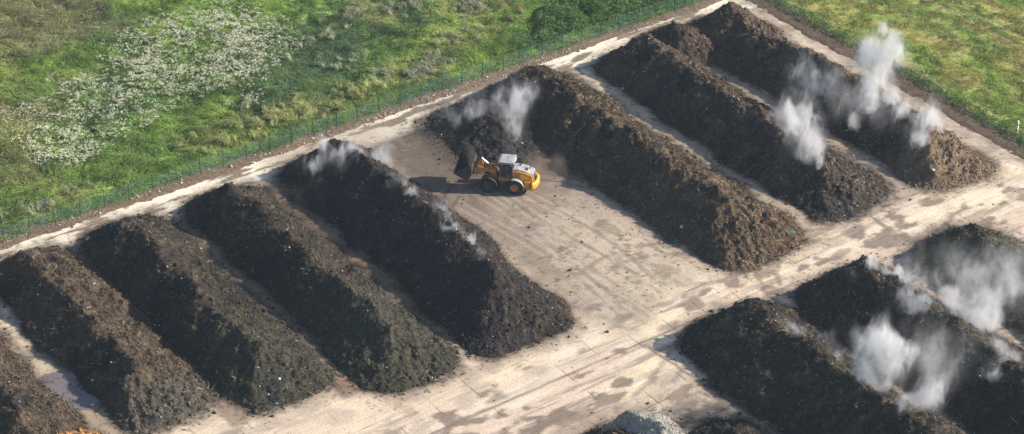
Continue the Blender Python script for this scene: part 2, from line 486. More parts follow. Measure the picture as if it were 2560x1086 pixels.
# ---------------------------------------------------------------- terrain
def field_col(u, v):
    """own colour of the meadow: kinds of grass in patches"""
    def blob(cu, cv, ru, rv=None, sd=0):
        rv = rv or ru
        n = (fbm(u / 3.5, v / 3.5, 200 + sd, 4) - .5) * 1.3
        return sst(1.25, .55, np.sqrt(((u - cu) / ru) ** 2 + ((v - cv) / rv) ** 2) + n)
    g0 = np.array([.072, .122, .034]); g1 = np.array([.105, .165, .042]); g2 = np.array([.048, .090, .036])
    c = mixc(g0, g1, sst(.42, .66, fbm(u / 4., v / 4., 210, 4)))
    c = mixc(c, g2, .75 * sst(.50, .70, fbm(u / 6., v / 5., 211, 4)))
    c = mixc(c, [.135, .130, .070], .65 * sst(-20, -34, v + .25 * (u + 45)) * sst(.30, .62, fbm(u / 5, v / 4, 212, 4)) * (u < -24))
    c = mixc(c, [.12, .115, .075], .6 * blob(-66, -20, 9, 9, 1))
    for (a, b, r, s) in ((-43, 0, 8, 2), (-33, -6, 6, 3), (-46, 12, 7, 4), (-37, 3, 5, 5)):
        c = mixc(c, [.040, .074, .040], .62 * blob(a, b, r, r, s))
    for (a, b, r, s) in ((-51, 2, 5, 6), (-34, -25, 8, 7), (-29, -38, 6, 8), (-35, 9, 4, 14)):
        c = mixc(c, [.092, .155, .040], .6 * blob(a, b, r, r * 1.2, s))
    for (a, b, ru, rv, s) in ((-30.5, -12, 3.4, 8, 9), (-30.8, 9, 2.6, 5, 10), (-34, 17, 3, 5, 11), (-40, 22, 3.6, 5, 12), (-29, -35, 2, 5, 13), (-29.5, 1, 2, 4, 15), (-46, 12, 4, 3, 16)):
        c = mixc(c, [.20, .20, .095], .50 * blob(ru and a, b, ru, rv, s) * sst(.25, .6, fbm(u / .9, v / .9, 220 + s, 3)))
    right = v > 51
    cr = mixc([.10, .145, .040], [.15, .165, .055], sst(.35, .65, fbm(u / 5, v / 3, 230, 4)))
    cr = mixc(cr, [.155, .135, .070], .45 * sst(.50, .68, fbm(u / 7, v / 2.6, 231, 4)))
    cr = mixc(cr, [.085, .13, .042], .5 * sst(.5, .7, fbm(u / 5, v / 2.5, 232, 4)))
    cr = mixc(cr, [.085, .135, .035], .6 * sst(56, 52, v))
    cr = mixc(cr, [.21, .19, .095], .45 * sst(.52, .7, fbm(u / 2.5, v / 1.0, 233, 3)) * sst(57, 53, v))
    # wheel tracks worn along the field
    w1 = 67.8 + .25 * np.sin(u / 7); w2 = 71.6 + .3 * np.sin(u / 8 + 1)
    for wv in (w1, w1 + 1.9, w2 + 1.0):
        cr = mixc(cr, [.20, .17, .115], .6 * sst(.42, .12, np.abs(v - wv + .3 * (fbm(u / 2, v, 234, 3) - .5))))
        cr = mixc(cr, [.05, .08, .03], .5 * sst(.28, .08, np.abs(v - wv - .5)))
    return np.where(right[..., None], cr * np.array([2.75, 2.5, 2.4]), c * np.array([3.0, 2.7, 2.6]))

def terr_z(u, v):
    z = -.09 + 0 * u
    out = np.maximum(sst(-26., -29., u), sst(52., 55., v))
    lumps = .55 * (fbm(u / 1.9, v / 1.9, 240, 4) - .5) + .9 * (fbm(u / 9, v / 9, 241, 3) - .5)
    calm = np.where(v > 52, .35, 1.)
    return z + out * lumps * calm

def build_terrain():
    def axis(a, b, st):
        core = np.arange(a, b, st)
        far = []; x = st; p = b
        while p < 1000:
            x *= 1.5; p += x; far.append(p)
        near = []; x = st; p = a
        while p > -1000:
            x *= 1.5; p -= x; near.append(p)
        return np.array(near[::-1] + list(core) + far)
    U = axis(-92, 70, .33); Vv = axis(-66, 92, .33)
    gu, gv = np.meshgrid(U, Vv, indexing='ij')
    z = terr_z(gu, gv)
    z = np.where((gu > -24) & (gv < 50), -.09, z)
    c = field_col(gu, gv) * .95
    V = np.stack([gu, gv, z], -1).reshape(-1, 3)
    nu, nv = gu.shape; idx = np.arange(nu * nv).reshape(nu, nv)
    F = np.stack([idx[:-1, :-1], idx[1:, :-1], idx[1:, 1:], idx[:-1, 1:]], -1).reshape(-1, 4)
    o = np_mesh('ground', V, F, M_turf, c.reshape(-1, 3), smooth=True)
    tag(o, 'green meadow ground spreading beyond the fences', 'ground', kind='structure')
build_terrain()

# concrete yard
def yard_col(u, v):
    cream = np.array([.79, .66, .475]); pink = np.array([.66, .53, .41]); white = np.array([.78, .70, .56])
    grey = np.array([.36, .30, .25]); mud = np.array([.20, .155, .12]); wet = np.array([.20, .142, .10]); dark = np.array([.105, .085, .072])
    c = mixc(cream, pink, sst(.35, .65, fbm(u / 6, v / 8, 300, 4)))
    c = mixc(c, pink, .6 * sst(-12, -22, v) * sst(10, 18, u))
    # traffic streaks along the lane
    lane = sst(17, 22, u + .04 * v)
    st = fbm(u / .55, v / 7., 301, 4, .6)
    st2 = fbm((u + .05 * v) / 1.6, v / 14., 302, 3)
    c = mixc(c, grey, lane * .95 * sst(.48, .66, st) * sst(.35, .6, st2))
    c = mixc(c, white, lane * .6 * sst(.54, .7, fbm(u / .9, v / 9., 303, 3)))
    c = mixc(c, mud, .85 * lane * sst(.58, .70, fbm(u / 1.4, v / 2.6, 304, 4)))
    # general mottling
    c = mixc(c, grey, .45 * sst(.52, .72, fbm(u / 2.2, v / 2.6, 305, 5)))
    # open work area between the rows: grey-brown film, darker towards the head
    wv = sst(-5.5, -3, v) * sst(11.5, 9, v) * sst(24, 17, u + 1.5 * (fbm(u / 3, v / 3, 306, 3) - .5) * 4)
    n = fbm(u / 2.5, v / 2.5, 307, 5, .6)
    c = mixc(c, np.array([.46, .385, .30]), wv * (.60 + .4 * n))
    c = mixc(c, np.array([.27, .225, .17]), wv * .75 * sst(.46, .66, fbm(u / 3.5, v / 2.1, 308, 5, .65)))
    hd = sst(1, -9, u + 3 * (n - .5) * 2)
    hd2 = sst(9, -4, u + 3 * (n - .5) * 2 - .6 * np.abs(v - 4))
    c = mixc(c, np.array([.24, .195, .155]), wv * hd2 * .55)
    c = mixc(c, np.array([.098, .072, .057]), wv * hd * .95)
    c = mixc(c, dark * .6, wv * hd * .85 * sst(.44, .64, fbm(u / 3.2, v / 2.3, 309, 5)))
    c = mixc(c, dark * .7, sst(1.35, .45, np.sqrt(((u + 16) / 6.) ** 2 + ((v - 5.) / 5.5) ** 2) + .6 * (n - .5)) * .85)
    # wheel ruts in the work area
    for off, am in ((0, .7), (1.9, .7), (4.6, .6), (6.3, .6), (2.9, .4)):
        cv = -2.6 + off + 1.2 * np.sin((u + 6) / 16.) + .6 * np.sin(u / 5. + off)
        d = np.abs(v - cv)
        c = mixc(c, np.array([.25, .21, .165]), am * wv * sst(.38, .12, d) * sst(-10, -2, u) * sst(.35, .55, fbm(u / 2, v, 311, 3)))
        c = mixc(c, np.array([.58, .50, .40]), am * .6 * wv * sst(.3, .1, np.abs(d - .5)) * sst(-10, -2, u))
    # scuffed film: short smears and crumbs of compost trodden into the slab
    c = mixc(c, np.array([.23, .19, .145]), .75 * wv * sst(.53, .66, fbm(u / .9, v / .55, 331, 5, .68)) * sst(.35, .6, fbm(u / 4, v / 4, 332, 3)))
    c = mixc(c, np.array([.12, .10, .078]), .8 * wv * sst(.62, .70, fbm(u / .45, v / .4, 333, 4, .65)) * sst(.4, .6, fbm(u / 3, v / 3, 334, 3)))
    c = mixc(c, np.array([.24, .20, .155]), .35 * wv * sst(8, -2, v + .12 * u))
    for off in (0, 1.8):
        cu = -9 + off + .10 * (v - 1) ** 2
        c = mixc(c, dark * .7, .6 * wv * sst(.35, .12, np.abs(u - cu)))
    # alleys between rows: wet brown
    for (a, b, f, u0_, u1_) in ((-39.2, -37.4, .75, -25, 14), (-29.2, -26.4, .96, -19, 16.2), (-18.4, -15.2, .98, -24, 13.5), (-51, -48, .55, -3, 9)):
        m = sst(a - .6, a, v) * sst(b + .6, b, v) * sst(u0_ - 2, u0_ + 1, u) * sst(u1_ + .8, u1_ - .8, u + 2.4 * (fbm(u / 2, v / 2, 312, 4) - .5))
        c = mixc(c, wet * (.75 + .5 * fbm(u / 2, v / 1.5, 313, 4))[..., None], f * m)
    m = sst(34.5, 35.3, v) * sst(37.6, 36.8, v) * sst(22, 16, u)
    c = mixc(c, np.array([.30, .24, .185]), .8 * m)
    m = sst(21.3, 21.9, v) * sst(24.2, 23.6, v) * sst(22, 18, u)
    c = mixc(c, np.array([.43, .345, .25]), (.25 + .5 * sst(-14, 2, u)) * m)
    # head strip by the left fence: pale slabs with soil spilled in streaks
    hs = sst(-19.2, -21.2, u)
    c = mixc(c, np.array([.86, .80, .64]), hs * .9)
    c = mixc(c, np.array([.19, .14, .10]), hs * .92 * sst(.54, .62, fbm(u / .7, (v + .3 * u) / 3.2, 314, 5)))
    gap = sst(-17, -13, v) * sst(2, -3, v)
    c = mixc(c, np.array([.28, .215, .165]), hs * .55 * gap)
    # right-hand strip
    c = mixc(c, np.array([.76, .66, .52]), .5 * sst(47, 48.2, v))
    c = mixc(c, np.array([.17, .13, .10]), .9 * sst(47.4, 51.5, v + 1.8 * (fbm(u / 1.6, v / 1.1, 315, 4) - .5) * 2))
    # muddy corner beside the near block
    m = sst(30, 36, u) * sst(-13, -8, v) * sst(2, -1, v)
    c = mixc(c, np.array([.17, .14, .115]), m * .9 * sst(.40, .56, fbm(u / 1.7, v / 1.7, 316, 5)))
    m = sst(27, 31, u) * sst(2, -2, v)
    c = mixc(c, np.array([.33, .26, .22]), m * .55 * sst(.45, .6, fbm(u / 1.3, v / 2.2, 317, 5)))
    # oval oily stains
    for (a, b, r) in ((-1.5, 7.2, 1.3), (2.6, .5, 1.), (-6.5, -1.2, .9), (6., 6.5, .8), (23.5, -18.2, .9), (18.2, -7.2, .7), (20.2, -1.8, .9), (17.2, -3, .8), (20.8, 3, .8), (14.2, -40, .9), (18.8, 21.0, 1.), (23.8, 1, 1.), (22.3, 14.2, 1.0), (21.6, 26, 1.2), (24, 22, 1.)):
        d = np.sqrt(((u - a) / (r * .7)) ** 2 + ((v - b) / (r * 1.6)) ** 2) + .9 * (fbm(u / .6, v / .9, 318, 4) - .5)
        c = mixc(c, np.array([.22, .185, .16]), .7 * sst(1.15, .5, d))
    # the long open joint along the lane and the cracked one beside the near block
    nn = fbm(u / 1.2, v / 1.2, 335, 3)
    d = np.abs(u - 24.35 - .25 * (nn - .5))
    c = mixc(c, np.array([.26, .215, .175]), .75 * sst(.26, .06, d) * sst(-30, -24, v) * sst(14, 6, v))
    c = mixc(c, np.array([.20, .145, .105]), .85 * sst(.24, .05, np.abs(v + 2.75 + .3 * (nn - .5) - .09 * (u - 24.7))) * sst(24.4, 24.9, u) * sst(44, 40, u))
    # turning arcs left by the loader tyres
    for (a, b, r_, t0, t1, am) in ((22, 4, 9, 1.7, 3.6, .45), (22, 4, 10.9, 1.7, 3.6, .45), (27, 20, 6.5, 2.6, 4.6, .5), (27, 20, 8.3, 2.6, 4.6, .5), (10, -14, 21, .15, .9, .4), (10, -14, 22.9, .15, .9, .4), (22, 36, 5, 2.4, 5.2, .4), (22, 36, 6.8, 2.4, 5.2, .4), (24, 38, 9, 3.6, 5.4, .5)):
        rr_ = np.hypot(u - a, v - b); th = np.mod(np.arctan2(v - b, u - a), 2 * np.pi)
        c = mixc(c, np.array([.25, .20, .16]), 1.5 * am * sst(.40, .14, np.abs(rr_ - r_ + .2 * (nn - .5))) * ((th > t0) & (th < t1)) * sst(.30, .50, fbm(u / 1.5, v / 1.5, 336, 4)))
    # dark spill round every heap
    z = heaps_z(u, v)
    sp = sst(-1.0, -.05, z + 1.1 * (fbm(u / .9, v / .9, 319, 5, .6) - .5))
    c = mixc(c, np.array([.09, .07, .056]), .9 * sp)
    sp2 = sst(-2.2, -.4, z + 2.2 * (fbm(u / 1.6, v / 1.6, 329, 5, .6) - .5))
    c = np.minimum(c, mixc(c, np.array([.27, .21, .165]), .55 * sp2))
    spots = sst(.70, .76, fbm(u / .35, v / .35, 320, 2)) * sst(-3.5, -.5, z)
    c = mixc(c, np.array([.10, .08, .065]), .6 * spots)
    return c

def build_yard():
    st = .16
    U = np.arange(-24.2, 58, st); Vv = np.arange(-62, 50.4, st)
    gu, gv = np.meshgrid(U, Vv, indexing='ij')
    c = yard_col(gu, gv)
    z = .0 + .015 * (fbm(gu / 3, gv / 3, 330, 2) - .5)
    V = np.stack([gu, gv, z], -1).reshape(-1, 3)
    nu, nv = gu.shape; idx = np.arange(nu * nv).reshape(nu, nv)
    F = np.stack([idx[:-1, :-1], idx[1:, :-1], idx[1:, 1:], idx[:-1, 1:]], -1).reshape(-1, 4)
    o = np_mesh('concrete_yard', V, F, M_conc, c.reshape(-1, 3), smooth=True)
    tag(o, 'pale stained concrete yard of square slabs between the windrows', 'yard', kind='structure')
build_yard()

# soil verges along both fences
def build_verge(name, left, label):
    st = .14
    if left:
        U = np.arange(-26.6, -21.4, st); Vv = np.arange(-62, 50.5, st)
    else:
        U = np.arange(-24.6, 62, st); Vv = np.arange(48.2, 52.6, st)
    gu, gv = np.meshgrid(U, Vv, indexing='ij')
    if left:
        d = gu + 23.75 + 1.1 * (fbm(gu / 1.2, gv / 3.4, 340, 4) - .5)
    else:
        d = -(gv - 49.55) + 1.5 * (fbm(gu / 2.4, gv / .9, 341, 4) - .5)
    z = .10 - .16 * sst(-.9, .5, d) + .10 * (fbm(gu / .5, gv / .5, 342, 4) - .5) - .04
    # a few spill tongues out over the slabs
    out = sst(-.2, 1.4, d) * .10 * (fbm(gu / .9, gv / 2.6, 343, 4) - .56)
    z = z + out
    c = mixc([.125, .088, .062], [.22, .165, .115], fbm(gu / .8, gv / .8, 344, 4))
    if not left: c = c * .72
    V = np.stack([gu, gv, z], -1).reshape(-1, 3)
    nu, nv = gu.shape; idx = np.arange(nu * nv).reshape(nu, nv)
    F = np.stack([idx[:-1, :-1], idx[1:, :-1], idx[1:, 1:], idx[:-1, 1:]], -1).reshape(-1, 4)
    o = np_mesh(name, V, F, M_soil, c.reshape(-1, 3), smooth=True)
    tag(o, label, 'soil', kind='structure')
build_verge('soil_verge', True, 'brown soil verge along the foot of the left fence')
build_verge('soil_verge', False, 'dark soil verge along the foot of the right fence')

# puddles
def puddle(pts, mat, label, z=.02):
    pts = np.array(pts, float); c = pts.mean(0)
    n = 64; out = []
    ang = np.arctan2(pts[:, 1] - c[1], pts[:, 0] - c[0]); o_ = np.argsort(ang); pts = pts[o_]; ang = ang[o_]
    rad = np.hypot(*(pts - c).T)
    for i in range(n):
        a = -math.pi + 2 * math.pi * i / n
        r = np.interp(a, np.concatenate([ang - 2 * np.pi, ang, ang + 2 * np.pi]), np.tile(rad, 3))
        r *= 1 + .22 * (float(vn(3 * math.cos(a) + c[0], 3 * math.sin(a) + c[1], 350)) - .5)
        out.append((c[0] + r * math.cos(a), c[1] + r * math.sin(a), z))
    bm = bmesh.new()
    vs = [bm.verts.new((x - c[0], y - c[1], zz - z)) for x, y, zz in out]
    f = bm.faces.new(vs)
    me = bpy.data.meshes.new('puddle'); bm.to_mesh(me); bm.free(); me.materials.append(mat)
    o = bpy.data.objects.new('puddle', me); o.location = (c[0], c[1], z); link(o)
    tag(o, label, 'puddle', kind='structure')
puddle([(-3.2, -49.6), (-2.6, -47.8), (-.3, -46.8), (2.8, -47.0), (4.2, -48.2), (2.2, -49.8), (-.5, -50.2)], M_water, 'grey-blue puddle between the two leftmost windrows')
puddle([(9.5, -28.0), (9.6, -26.6), (12.5, -26.2), (15.8, -25.2), (16.6, -26.4), (15, -27.4), (12.2, -28.3)], M_mudwater, 'muddy brown puddle at the end of the alley between two dark windrows')

# ---------------------------------------------------------------- vegetation
def in_view(u, v, pad=8.):
    """rough footprint of the meadow that matters, with a margin all round"""
    top = (u + 73.7) * 1.408 - 21.8 + pad * 1.5
    lo = -21.8 - (u + 73.7) * .453 - pad
    rt = 76.8 - (u + 3.7) * 1.052 + pad * 1.3
    return (v < top) & (v > lo) & (v < rt)

def blades(n, ulim, vlim, cond, hmean, dens=None, name='meadow_grass', lab='', sd=0, colf=None, wid=.035, lean=.6, mat=None):
    u = rng.uniform(*ulim, n); v = rng.uniform(*vlim, n)
    m = cond(u, v); u, v = u[m], v[m]
    tall = fbm(u / 1.2, v / 1.2, 400 + sd, 3)
    keep = rng.uniform(0, 1, len(u)) < sst(.2, .5, tall) * .75 + .25
    u, v, tall = u[keep], v[keep], tall[keep]; n = len(u)
    z = terr_z(u, v) - .03
    h = hmean * (.35 + 1.3 * tall) * rng.uniform(.6, 1.4, n)
    a = 2 * np.pi * 1.6 * fbm(u / 2.6, v / 2.6, 410 + sd, 3) + rng.normal(0, .6, n)
    ln = lean * rng.uniform(.3, 1.3, n) * h
    w = wid * rng.uniform(.6, 1.6, n)
    wa = rng.uniform(0, np.pi, n)
    wx, wy = np.cos(wa) * w, np.sin(wa) * w
    c = (colf or field_col)(u, v) * rng.uniform(.7, 1.4, (n, 1)) * (1 + .9 * (fbm(u / .8, v / .8, 420 + sd, 2) - .5))[:, None]
    b0 = np.stack([u - wx, v - wy, z], 1); b1 = np.stack([u + wx, v + wy, z], 1)
    mx_ = np.stack([u + np.cos(a) * ln * .35, v + np.sin(a) * ln * .35, z + h * .60], 1)
    m0 = mx_ - np.stack([wx, wy, 0 * w], 1) * .8; m1 = mx_ + np.stack([wx, wy, 0 * w], 1) * .8
    t = np.stack([u + np.cos(a) * ln, v + np.sin(a) * ln, z + h * .62], 1)
    V = np.stack([b0, b1, m1, m0, t], 1).reshape(-1, 3)
    i = np.arange(n)[:, None] * 5
    F = np.concatenate([i + [0, 1, 2], i + [0, 2, 3], i + [3, 2, 4]], 0)
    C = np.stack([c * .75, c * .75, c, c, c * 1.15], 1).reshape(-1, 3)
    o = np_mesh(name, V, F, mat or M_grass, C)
    tag(o, lab, 'grass', kind='stuff')
    return n

blades(640000, (-80, -25.6), (-58, 58), in_view, .50, sd=1, lab='long wind-laid green grass of the meadow left of the fence', lean=1.9)
blades(300000, (-34, 34), (51.4, 84), lambda u, v: in_view(u, v) | ((v > 51.4) & (v < 54)), .20, sd=2, lab='shorter olive grass of the field right of the yard', lean=1.6, wid=.03)

# pale plumes of feathery dry grass
DRY = [(-31.0, -16, 3.2, 4.5, 1.0, 0), (-30.2, -9, 2.8, 5, 1.0, 0), (-29.3, -4.6, 2., 3, .8, 0), (-35.2, -10.4, 1.6, 1.6, .8, 1), (-30.8, 9.6, 2.2, 4.2, .9, 1),
       (-31.4, 5.6, 2., 2.6, .6, 1), (-39.5, 22.9, 2.4, 3.0, 1., 1), (-34, 16.9, 1.6, 3.5, .6, 1), (-29.6, .6, 1.8, 3., .7, 0), (-29.6, -34.1, 1.3, 2., .8, 1),
       (-28.6, -38, 1.2, 2.2, .6, 1), (-45.9, 10.3, 2.5, 2.5, .5, 1), (-44.6, 16, 2.6, 3, .7, 1), (-41.5, -1.2, 2.2, 3, .35, 1), (-37, 3.2, 2., 3., .4, 1), (-35, 25, 1.4, 3.4, .5, 2), (-43, 5, 3, 4, .3, 1)]
def plumes():
    Vs, Fs, Cs = [], [], []; base = 0
    for (cu, cv, ru, rv, dens, kind) in DRY:
        nt_ = int(ru * rv * 3.14 * 2.6 * dens)
        for _ in range(nt_):
            r = min(abs(rng.normal(0, .62)) + .1 * rng.uniform(), 1.7); a = rng.uniform(0, 6.283)
            u = cu + ru * r * math.cos(a); v = cv + rv * r * math.sin(a)
            if u > -26.2: continue
            if float(fbm(u / 1.6, v / 1.6, 451, 3)) < .44: continue
            nb = 18
            dirn = 2 * np.pi * 1.3 * float(fbm(u / 2.2, v / 2.2, 450, 2)) + rng.normal(0, .25)
            aa = dirn + rng.normal(0, .5, nb)
            L = rng.uniform(.55, 1.15, nb); h = rng.uniform(.55, .95, nb)
            bx = u + rng.normal(0, .12, nb); by = v + rng.normal(0, .12, nb)
            z0 = float(terr_z(np.array([u]), np.array([v]))[0])
            w = rng.uniform(.015, .035, nb); wa = aa + np.pi / 2
            wx, wy = np.cos(wa) * w, np.sin(wa) * w
            pts = []
            for t, hh, ws in ((0, 0, .6), (.35, .8, .8), (.7, 1., 1.1), (1., .82, .4)):
                cx = bx + np.cos(aa) * L * t * .8; cy = by + np.sin(aa) * L * t * .8; cz = z0 + h * hh
                pts.append(np.stack([cx - wx * ws, cy - wy * ws, cz], 1)); pts.append(np.stack([cx + wx * ws, cy + wy * ws, cz], 1))
            V = np.stack(pts, 1).reshape(-1, 3)
            i = np.arange(nb)[:, None] * 8 + base
            Fs.append(np.concatenate([i + [0, 1, 3, 2], i + [2, 3, 5, 4], i + [4, 5, 7, 6]], 0)); base += nb * 8
            c = {0: np.array([.46, .49, .21]), 1: np.array([.42, .45, .30]), 2: np.array([.40, .36, .19])}[kind] * rng.uniform(.6, 1.25)
            cc = c[None] * rng.uniform(.7, 1.3, (nb, 1))
            Vs.append(V); Cs.append(np.repeat(cc, 8, 0))
    o = np_mesh('dry_grass', np.concatenate(Vs), np.concatenate(Fs), M_grass, np.concatenate(Cs))
    tag(o, 'straw-yellow feathery grass tufts bowed over in the meadow near the left fence', 'dry grass', kind='stuff')
plumes()

# white umbel flowers in drifts
FLOW = [(-47.5, -2.5, 5, 4.5, 1.), (-52.5, -4.5, 4.5, 4, .9), (-52.5, -13.5, 4.2, 4.6, .75), (-44.6, -13, 5, 5.5, .85), (-42, -8.2, 3.6, 4.5, .85), (-49.5, -24, 3, 2.6, .5), (-42.6, -21.5, 4.6, 5, .85),
        (-47.8, -16.6, 4, 4.2, .8), (-38.4, -28.8, 3.6, 4.4, .7), (-41.8, -31, 3, 3.6, .6), (-36.6, -31.2, 2.4, 3, .7), (-46.6, -31.5, 2.2, 2.6, .4), (-55.5, -9.5, 3.6, 4, .6), (-35.2, -10.2, 1.6, 2., .5), (-55.5, -1, 3, 3, .5), (-45, -26, 4, 5, .3)]
def umbels():
    P = []
    for cu, cv, ru, rv, d in FLOW:
        n = int(ru * rv * 3.14 * 36 * d)
        r = 1.25 * rng.uniform(0, 1, n) ** .6; a = rng.uniform(0, 6.283, n)
        u = cu + ru * r * np.cos(a); v = cv + rv * r * np.sin(a)
        k = fbm(u / .9, v / .9, 460, 3) + rng.uniform(-.26, .26, n) > .41 + .19 * r
        P.append(np.stack([u[k], v[k]], 1))
    P = np.concatenate(P); n = len(P)
    z = terr_z(P[:, 0], P[:, 1]) + .42 + .35 * rng.uniform(0, 1, n)
    m = 9
    off = rng.normal(0, .085, (n, m, 2)); zo = rng.normal(0, .035, (n, m))
    c = np.concatenate([P[:, None] + off, (z[:, None] + zo)[..., None]], -1).reshape(-1, 3)
    s = rng.uniform(.016, .04, len(c)); a = rng.uniform(0, 6.28, len(c)); tz = rng.uniform(-.6, .6, len(c)) * s
    d1 = np.stack([np.cos(a) * s, np.sin(a) * s, tz], 1); d2 = np.stack([-np.sin(a) * s, np.cos(a) * s, -tz * .5], 1)
    V = np.stack([c - d1, c - d2, c + d1, c + d2], 1).reshape(-1, 3)
    F = (np.arange(len(c))[:, None] * 4 + [0, 1, 2, 3])
    col = np.repeat(np.repeat(np.array([.84, .84, .62]) * rng.uniform(.7, 1.15, (n, 1)), m, 0), 4, 0)
    # stalks
    sw = .012; st = P
    zb = terr_z(P[:, 0], P[:, 1])
    SV = np.stack([np.stack([P[:, 0] - sw, P[:, 1], zb], 1), np.stack([P[:, 0] + sw, P[:, 1], zb], 1), np.stack([P[:, 0] + sw, P[:, 1], z], 1), np.stack([P[:, 0] - sw, P[:, 1], z], 1)], 1).reshape(-1, 3)
    SF = np.arange(n)[:, None] * 4 + [0, 1, 2, 3]
    SC = np.tile([.07, .12, .04], (len(SV), 1))
    o = np_mesh('white_flowers', np.concatenate([V, SV]), np.concatenate([F, SF + len(V)]), M_flower, np.concatenate([col, SC]))
    tag(o, 'drifts of creamy white umbel flowers in the meadow at upper left', 'wildflowers', kind='stuff')
umbels()

# leafy thickets / weeds made of small leaf faces over mounds
def leaves(name, regions, n_per, hfun, col, lab, size=.07, cat='bushes'):
    Ps, Cs = [], []
    for (cu, cv, ru, rv, hh) in regions:
        n = int(ru * rv * 3.14 * n_per)
        r = np.sqrt(rng.uniform(0, 1, n)); a = rng.uniform(0, 6.283, n)
        u = cu + ru * r * np.cos(a); v = cv + rv * r * np.sin(a)
        e = np.clip(1 - r ** 3, 0, 1)
        lum = fbm(u / 1.1, v / 1.1, 470, 4)
        top = hh * e * (.25 + 1.2 * lum)
        z = terr_z(u, v) + top * (1 - rng.uniform(0, 1, n) ** 2 * .6)
        Ps.append(np.stack([u, v, z], 1)); Cs.append(np.array(col) * rng.uniform(.55, 1.5, (n, 1)) * (.6 + .9 * fbm(u / .7, v / .7, 471, 3))[:, None])
    c = np.concatenate(Ps); C = np.concatenate(Cs); n = len(c)
    k = ~((c[:, 0] > -25.25) & (c[:, 1] < 51.3)); c = c[k]; C = C[k]; n = len(c)
    d1 = rng.normal(0, 1, (n, 3)); d1[:, 2] *= .5; d1 /= np.linalg.norm(d1, axis=1, keepdims=True)
    d2 = np.cross(d1, rng.normal(0, 1, (n, 3))); d2 /= np.linalg.norm(d2, axis=1, keepdims=True)
    s = (size * rng.uniform(.6, 1.5, n))[:, None]
    V = np.stack([c - d1 * s, c - d2 * s * .55, c + d1 * s, c + d2 * s * .55], 1).reshape(-1, 3)
    F = np.arange(n)[:, None] * 4 + [0, 1, 2, 3]
    o = np_mesh(name, V, F, M_leaf, np.repeat(C, 4, 0))
    tag(o, lab, cat, kind='stuff')
leaves('bramble_thicket', [(-30.5, 28.5, 4.2, 4., 1.5), (-29.2, 35.5, 3.8, 5, 1.5), (-28.2, 42, 3., 5, 1.4), (-32.5, 33, 3.6, 4, 1.2), (-27.9, 24, 1.8, 4, 1.0), (-27.4, 49, 2., 4, 1.2), (-33, 39, 4, 5, 1.3)],
       170, None, (.10, .20, .055), 'leafy green bramble thicket behind the top end of the left fence', .085)
leaves('weeds', [(-26.4, v_, 1.25, 2.6, .45) for v_ in np.arange(-60, 50, 3.2)], 95, None, (.24, .26, .21), 'grey-green low weeds and rubble growing just behind the left fence', .055, 'weeds')
leaves('weeds', [(u_, 52.6, 2.6, 1.2, .75) for u_ in np.arange(-24, 60, 3.2)], 90, None, (.085, .15, .045), 'tall green weeds growing just behind the right fence', .07, 'weeds')
leaves('pale_shrubs', [(-2.4, 54.6, 1.3, .9, 1.3), (-.2, 54.3, 1.2, .9, 1.4), (1.8, 54.0, 1.3, .8, 1.2), (4.0, 53.6, 1.2, .7, .9), (.6, 53.4, 1.4, .6, .8)], 130, None, (.40, .42, .22), 'pale cream flowering shrubs behind the right fence by the tall steam column', .06, 'shrubs')

# crumbs of compost dropped over the slabs
def crumbs():
    n = 26000
    u = rng.uniform(-22, 50, n); v = rng.uniform(-52, 46, n)
    z = heaps_z(u, v)
    work = (v > -4) & (v < 10) & (u < 20)
    p_ = np.where(work, .35, .10) + .8 * np.exp(np.minimum(z, 0) * .9)
    k = (z < .05) & (rng.uniform(0, 1, n) < p_ * sst(.35, .65, fbm(u / 1.4, v / 1.4, 485, 4)))
    u, v = u[k], v[k]; n = len(u)
    s = rng.gamma(1.7, .022, n) + .015
    octa = np.array([[1, 0, 0], [0, 1, 0], [-1, 0, 0], [0, -1, 0], [0, 0, .7], [0, 0, -.5]])
    V = octa[None] * s[:, None, None] * rng.uniform(.5, 1.5, (n, 6, 1)) + np.stack([u, v, s * .3], 1)[:, None]
    of = np.array([[0, 1, 4], [1, 2, 4], [2, 3, 4], [3, 0, 4], [1, 0, 5], [2, 1, 5], [3, 2, 5], [0, 3, 5]])
    F = (of[None] + np.arange(n)[:, None, None] * 6).reshape(-1, 3)
    o = np_mesh('compost_crumbs', V.reshape(-1, 3), F, M_soil, np.repeat(np.array([.075, .058, .045]) * rng.uniform(.5, 1.7, (n, 1)), 6, 0))
    tag(o, 'dark compost crumbs scattered over the concrete between the windrows', 'crumbs', kind='stuff')
crumbs()

# bright chips of rubble on the verge
def rubble():
    n = 2600
    v = rng.uniform(-60, 50, n); u = -24.7 + rng.normal(0, .45, n)
    k = fbm(u / 1.1, v / 2.2, 480, 3) > .48; u, v = u[k], v[k]; n = len(u)
    s = rng.gamma(1.8, .025, n) + .02
    octa = np.array([[1, 0, 0], [0, 1, 0], [-1, 0, 0], [0, -1, 0], [0, 0, .7], [0, 0, -.6]])
    V = octa[None] * s[:, None, None] * rng.uniform(.6, 1.4, (n, 6, 1)) + np.stack([u, v, np.full(n, .08)], 1)[:, None]
    of = np.array([[0, 1, 4], [1, 2, 4], [2, 3, 4], [3, 0, 4], [1, 0, 5], [2, 1, 5], [3, 2, 5], [0, 3, 5]])
    F = (of[None] + np.arange(n)[:, None, None] * 6).reshape(-1, 3)
    o = np_mesh('rubble', V.reshape(-1, 3), F, M_litter, np.repeat(np.array([.48, .42, .34]) * rng.uniform(.4, 1.3, (n, 1)), 6, 0))
    tag(o, 'pale rubble crumbs scattered on the verge below the left fence', 'rubble', kind='stuff')
rubble()

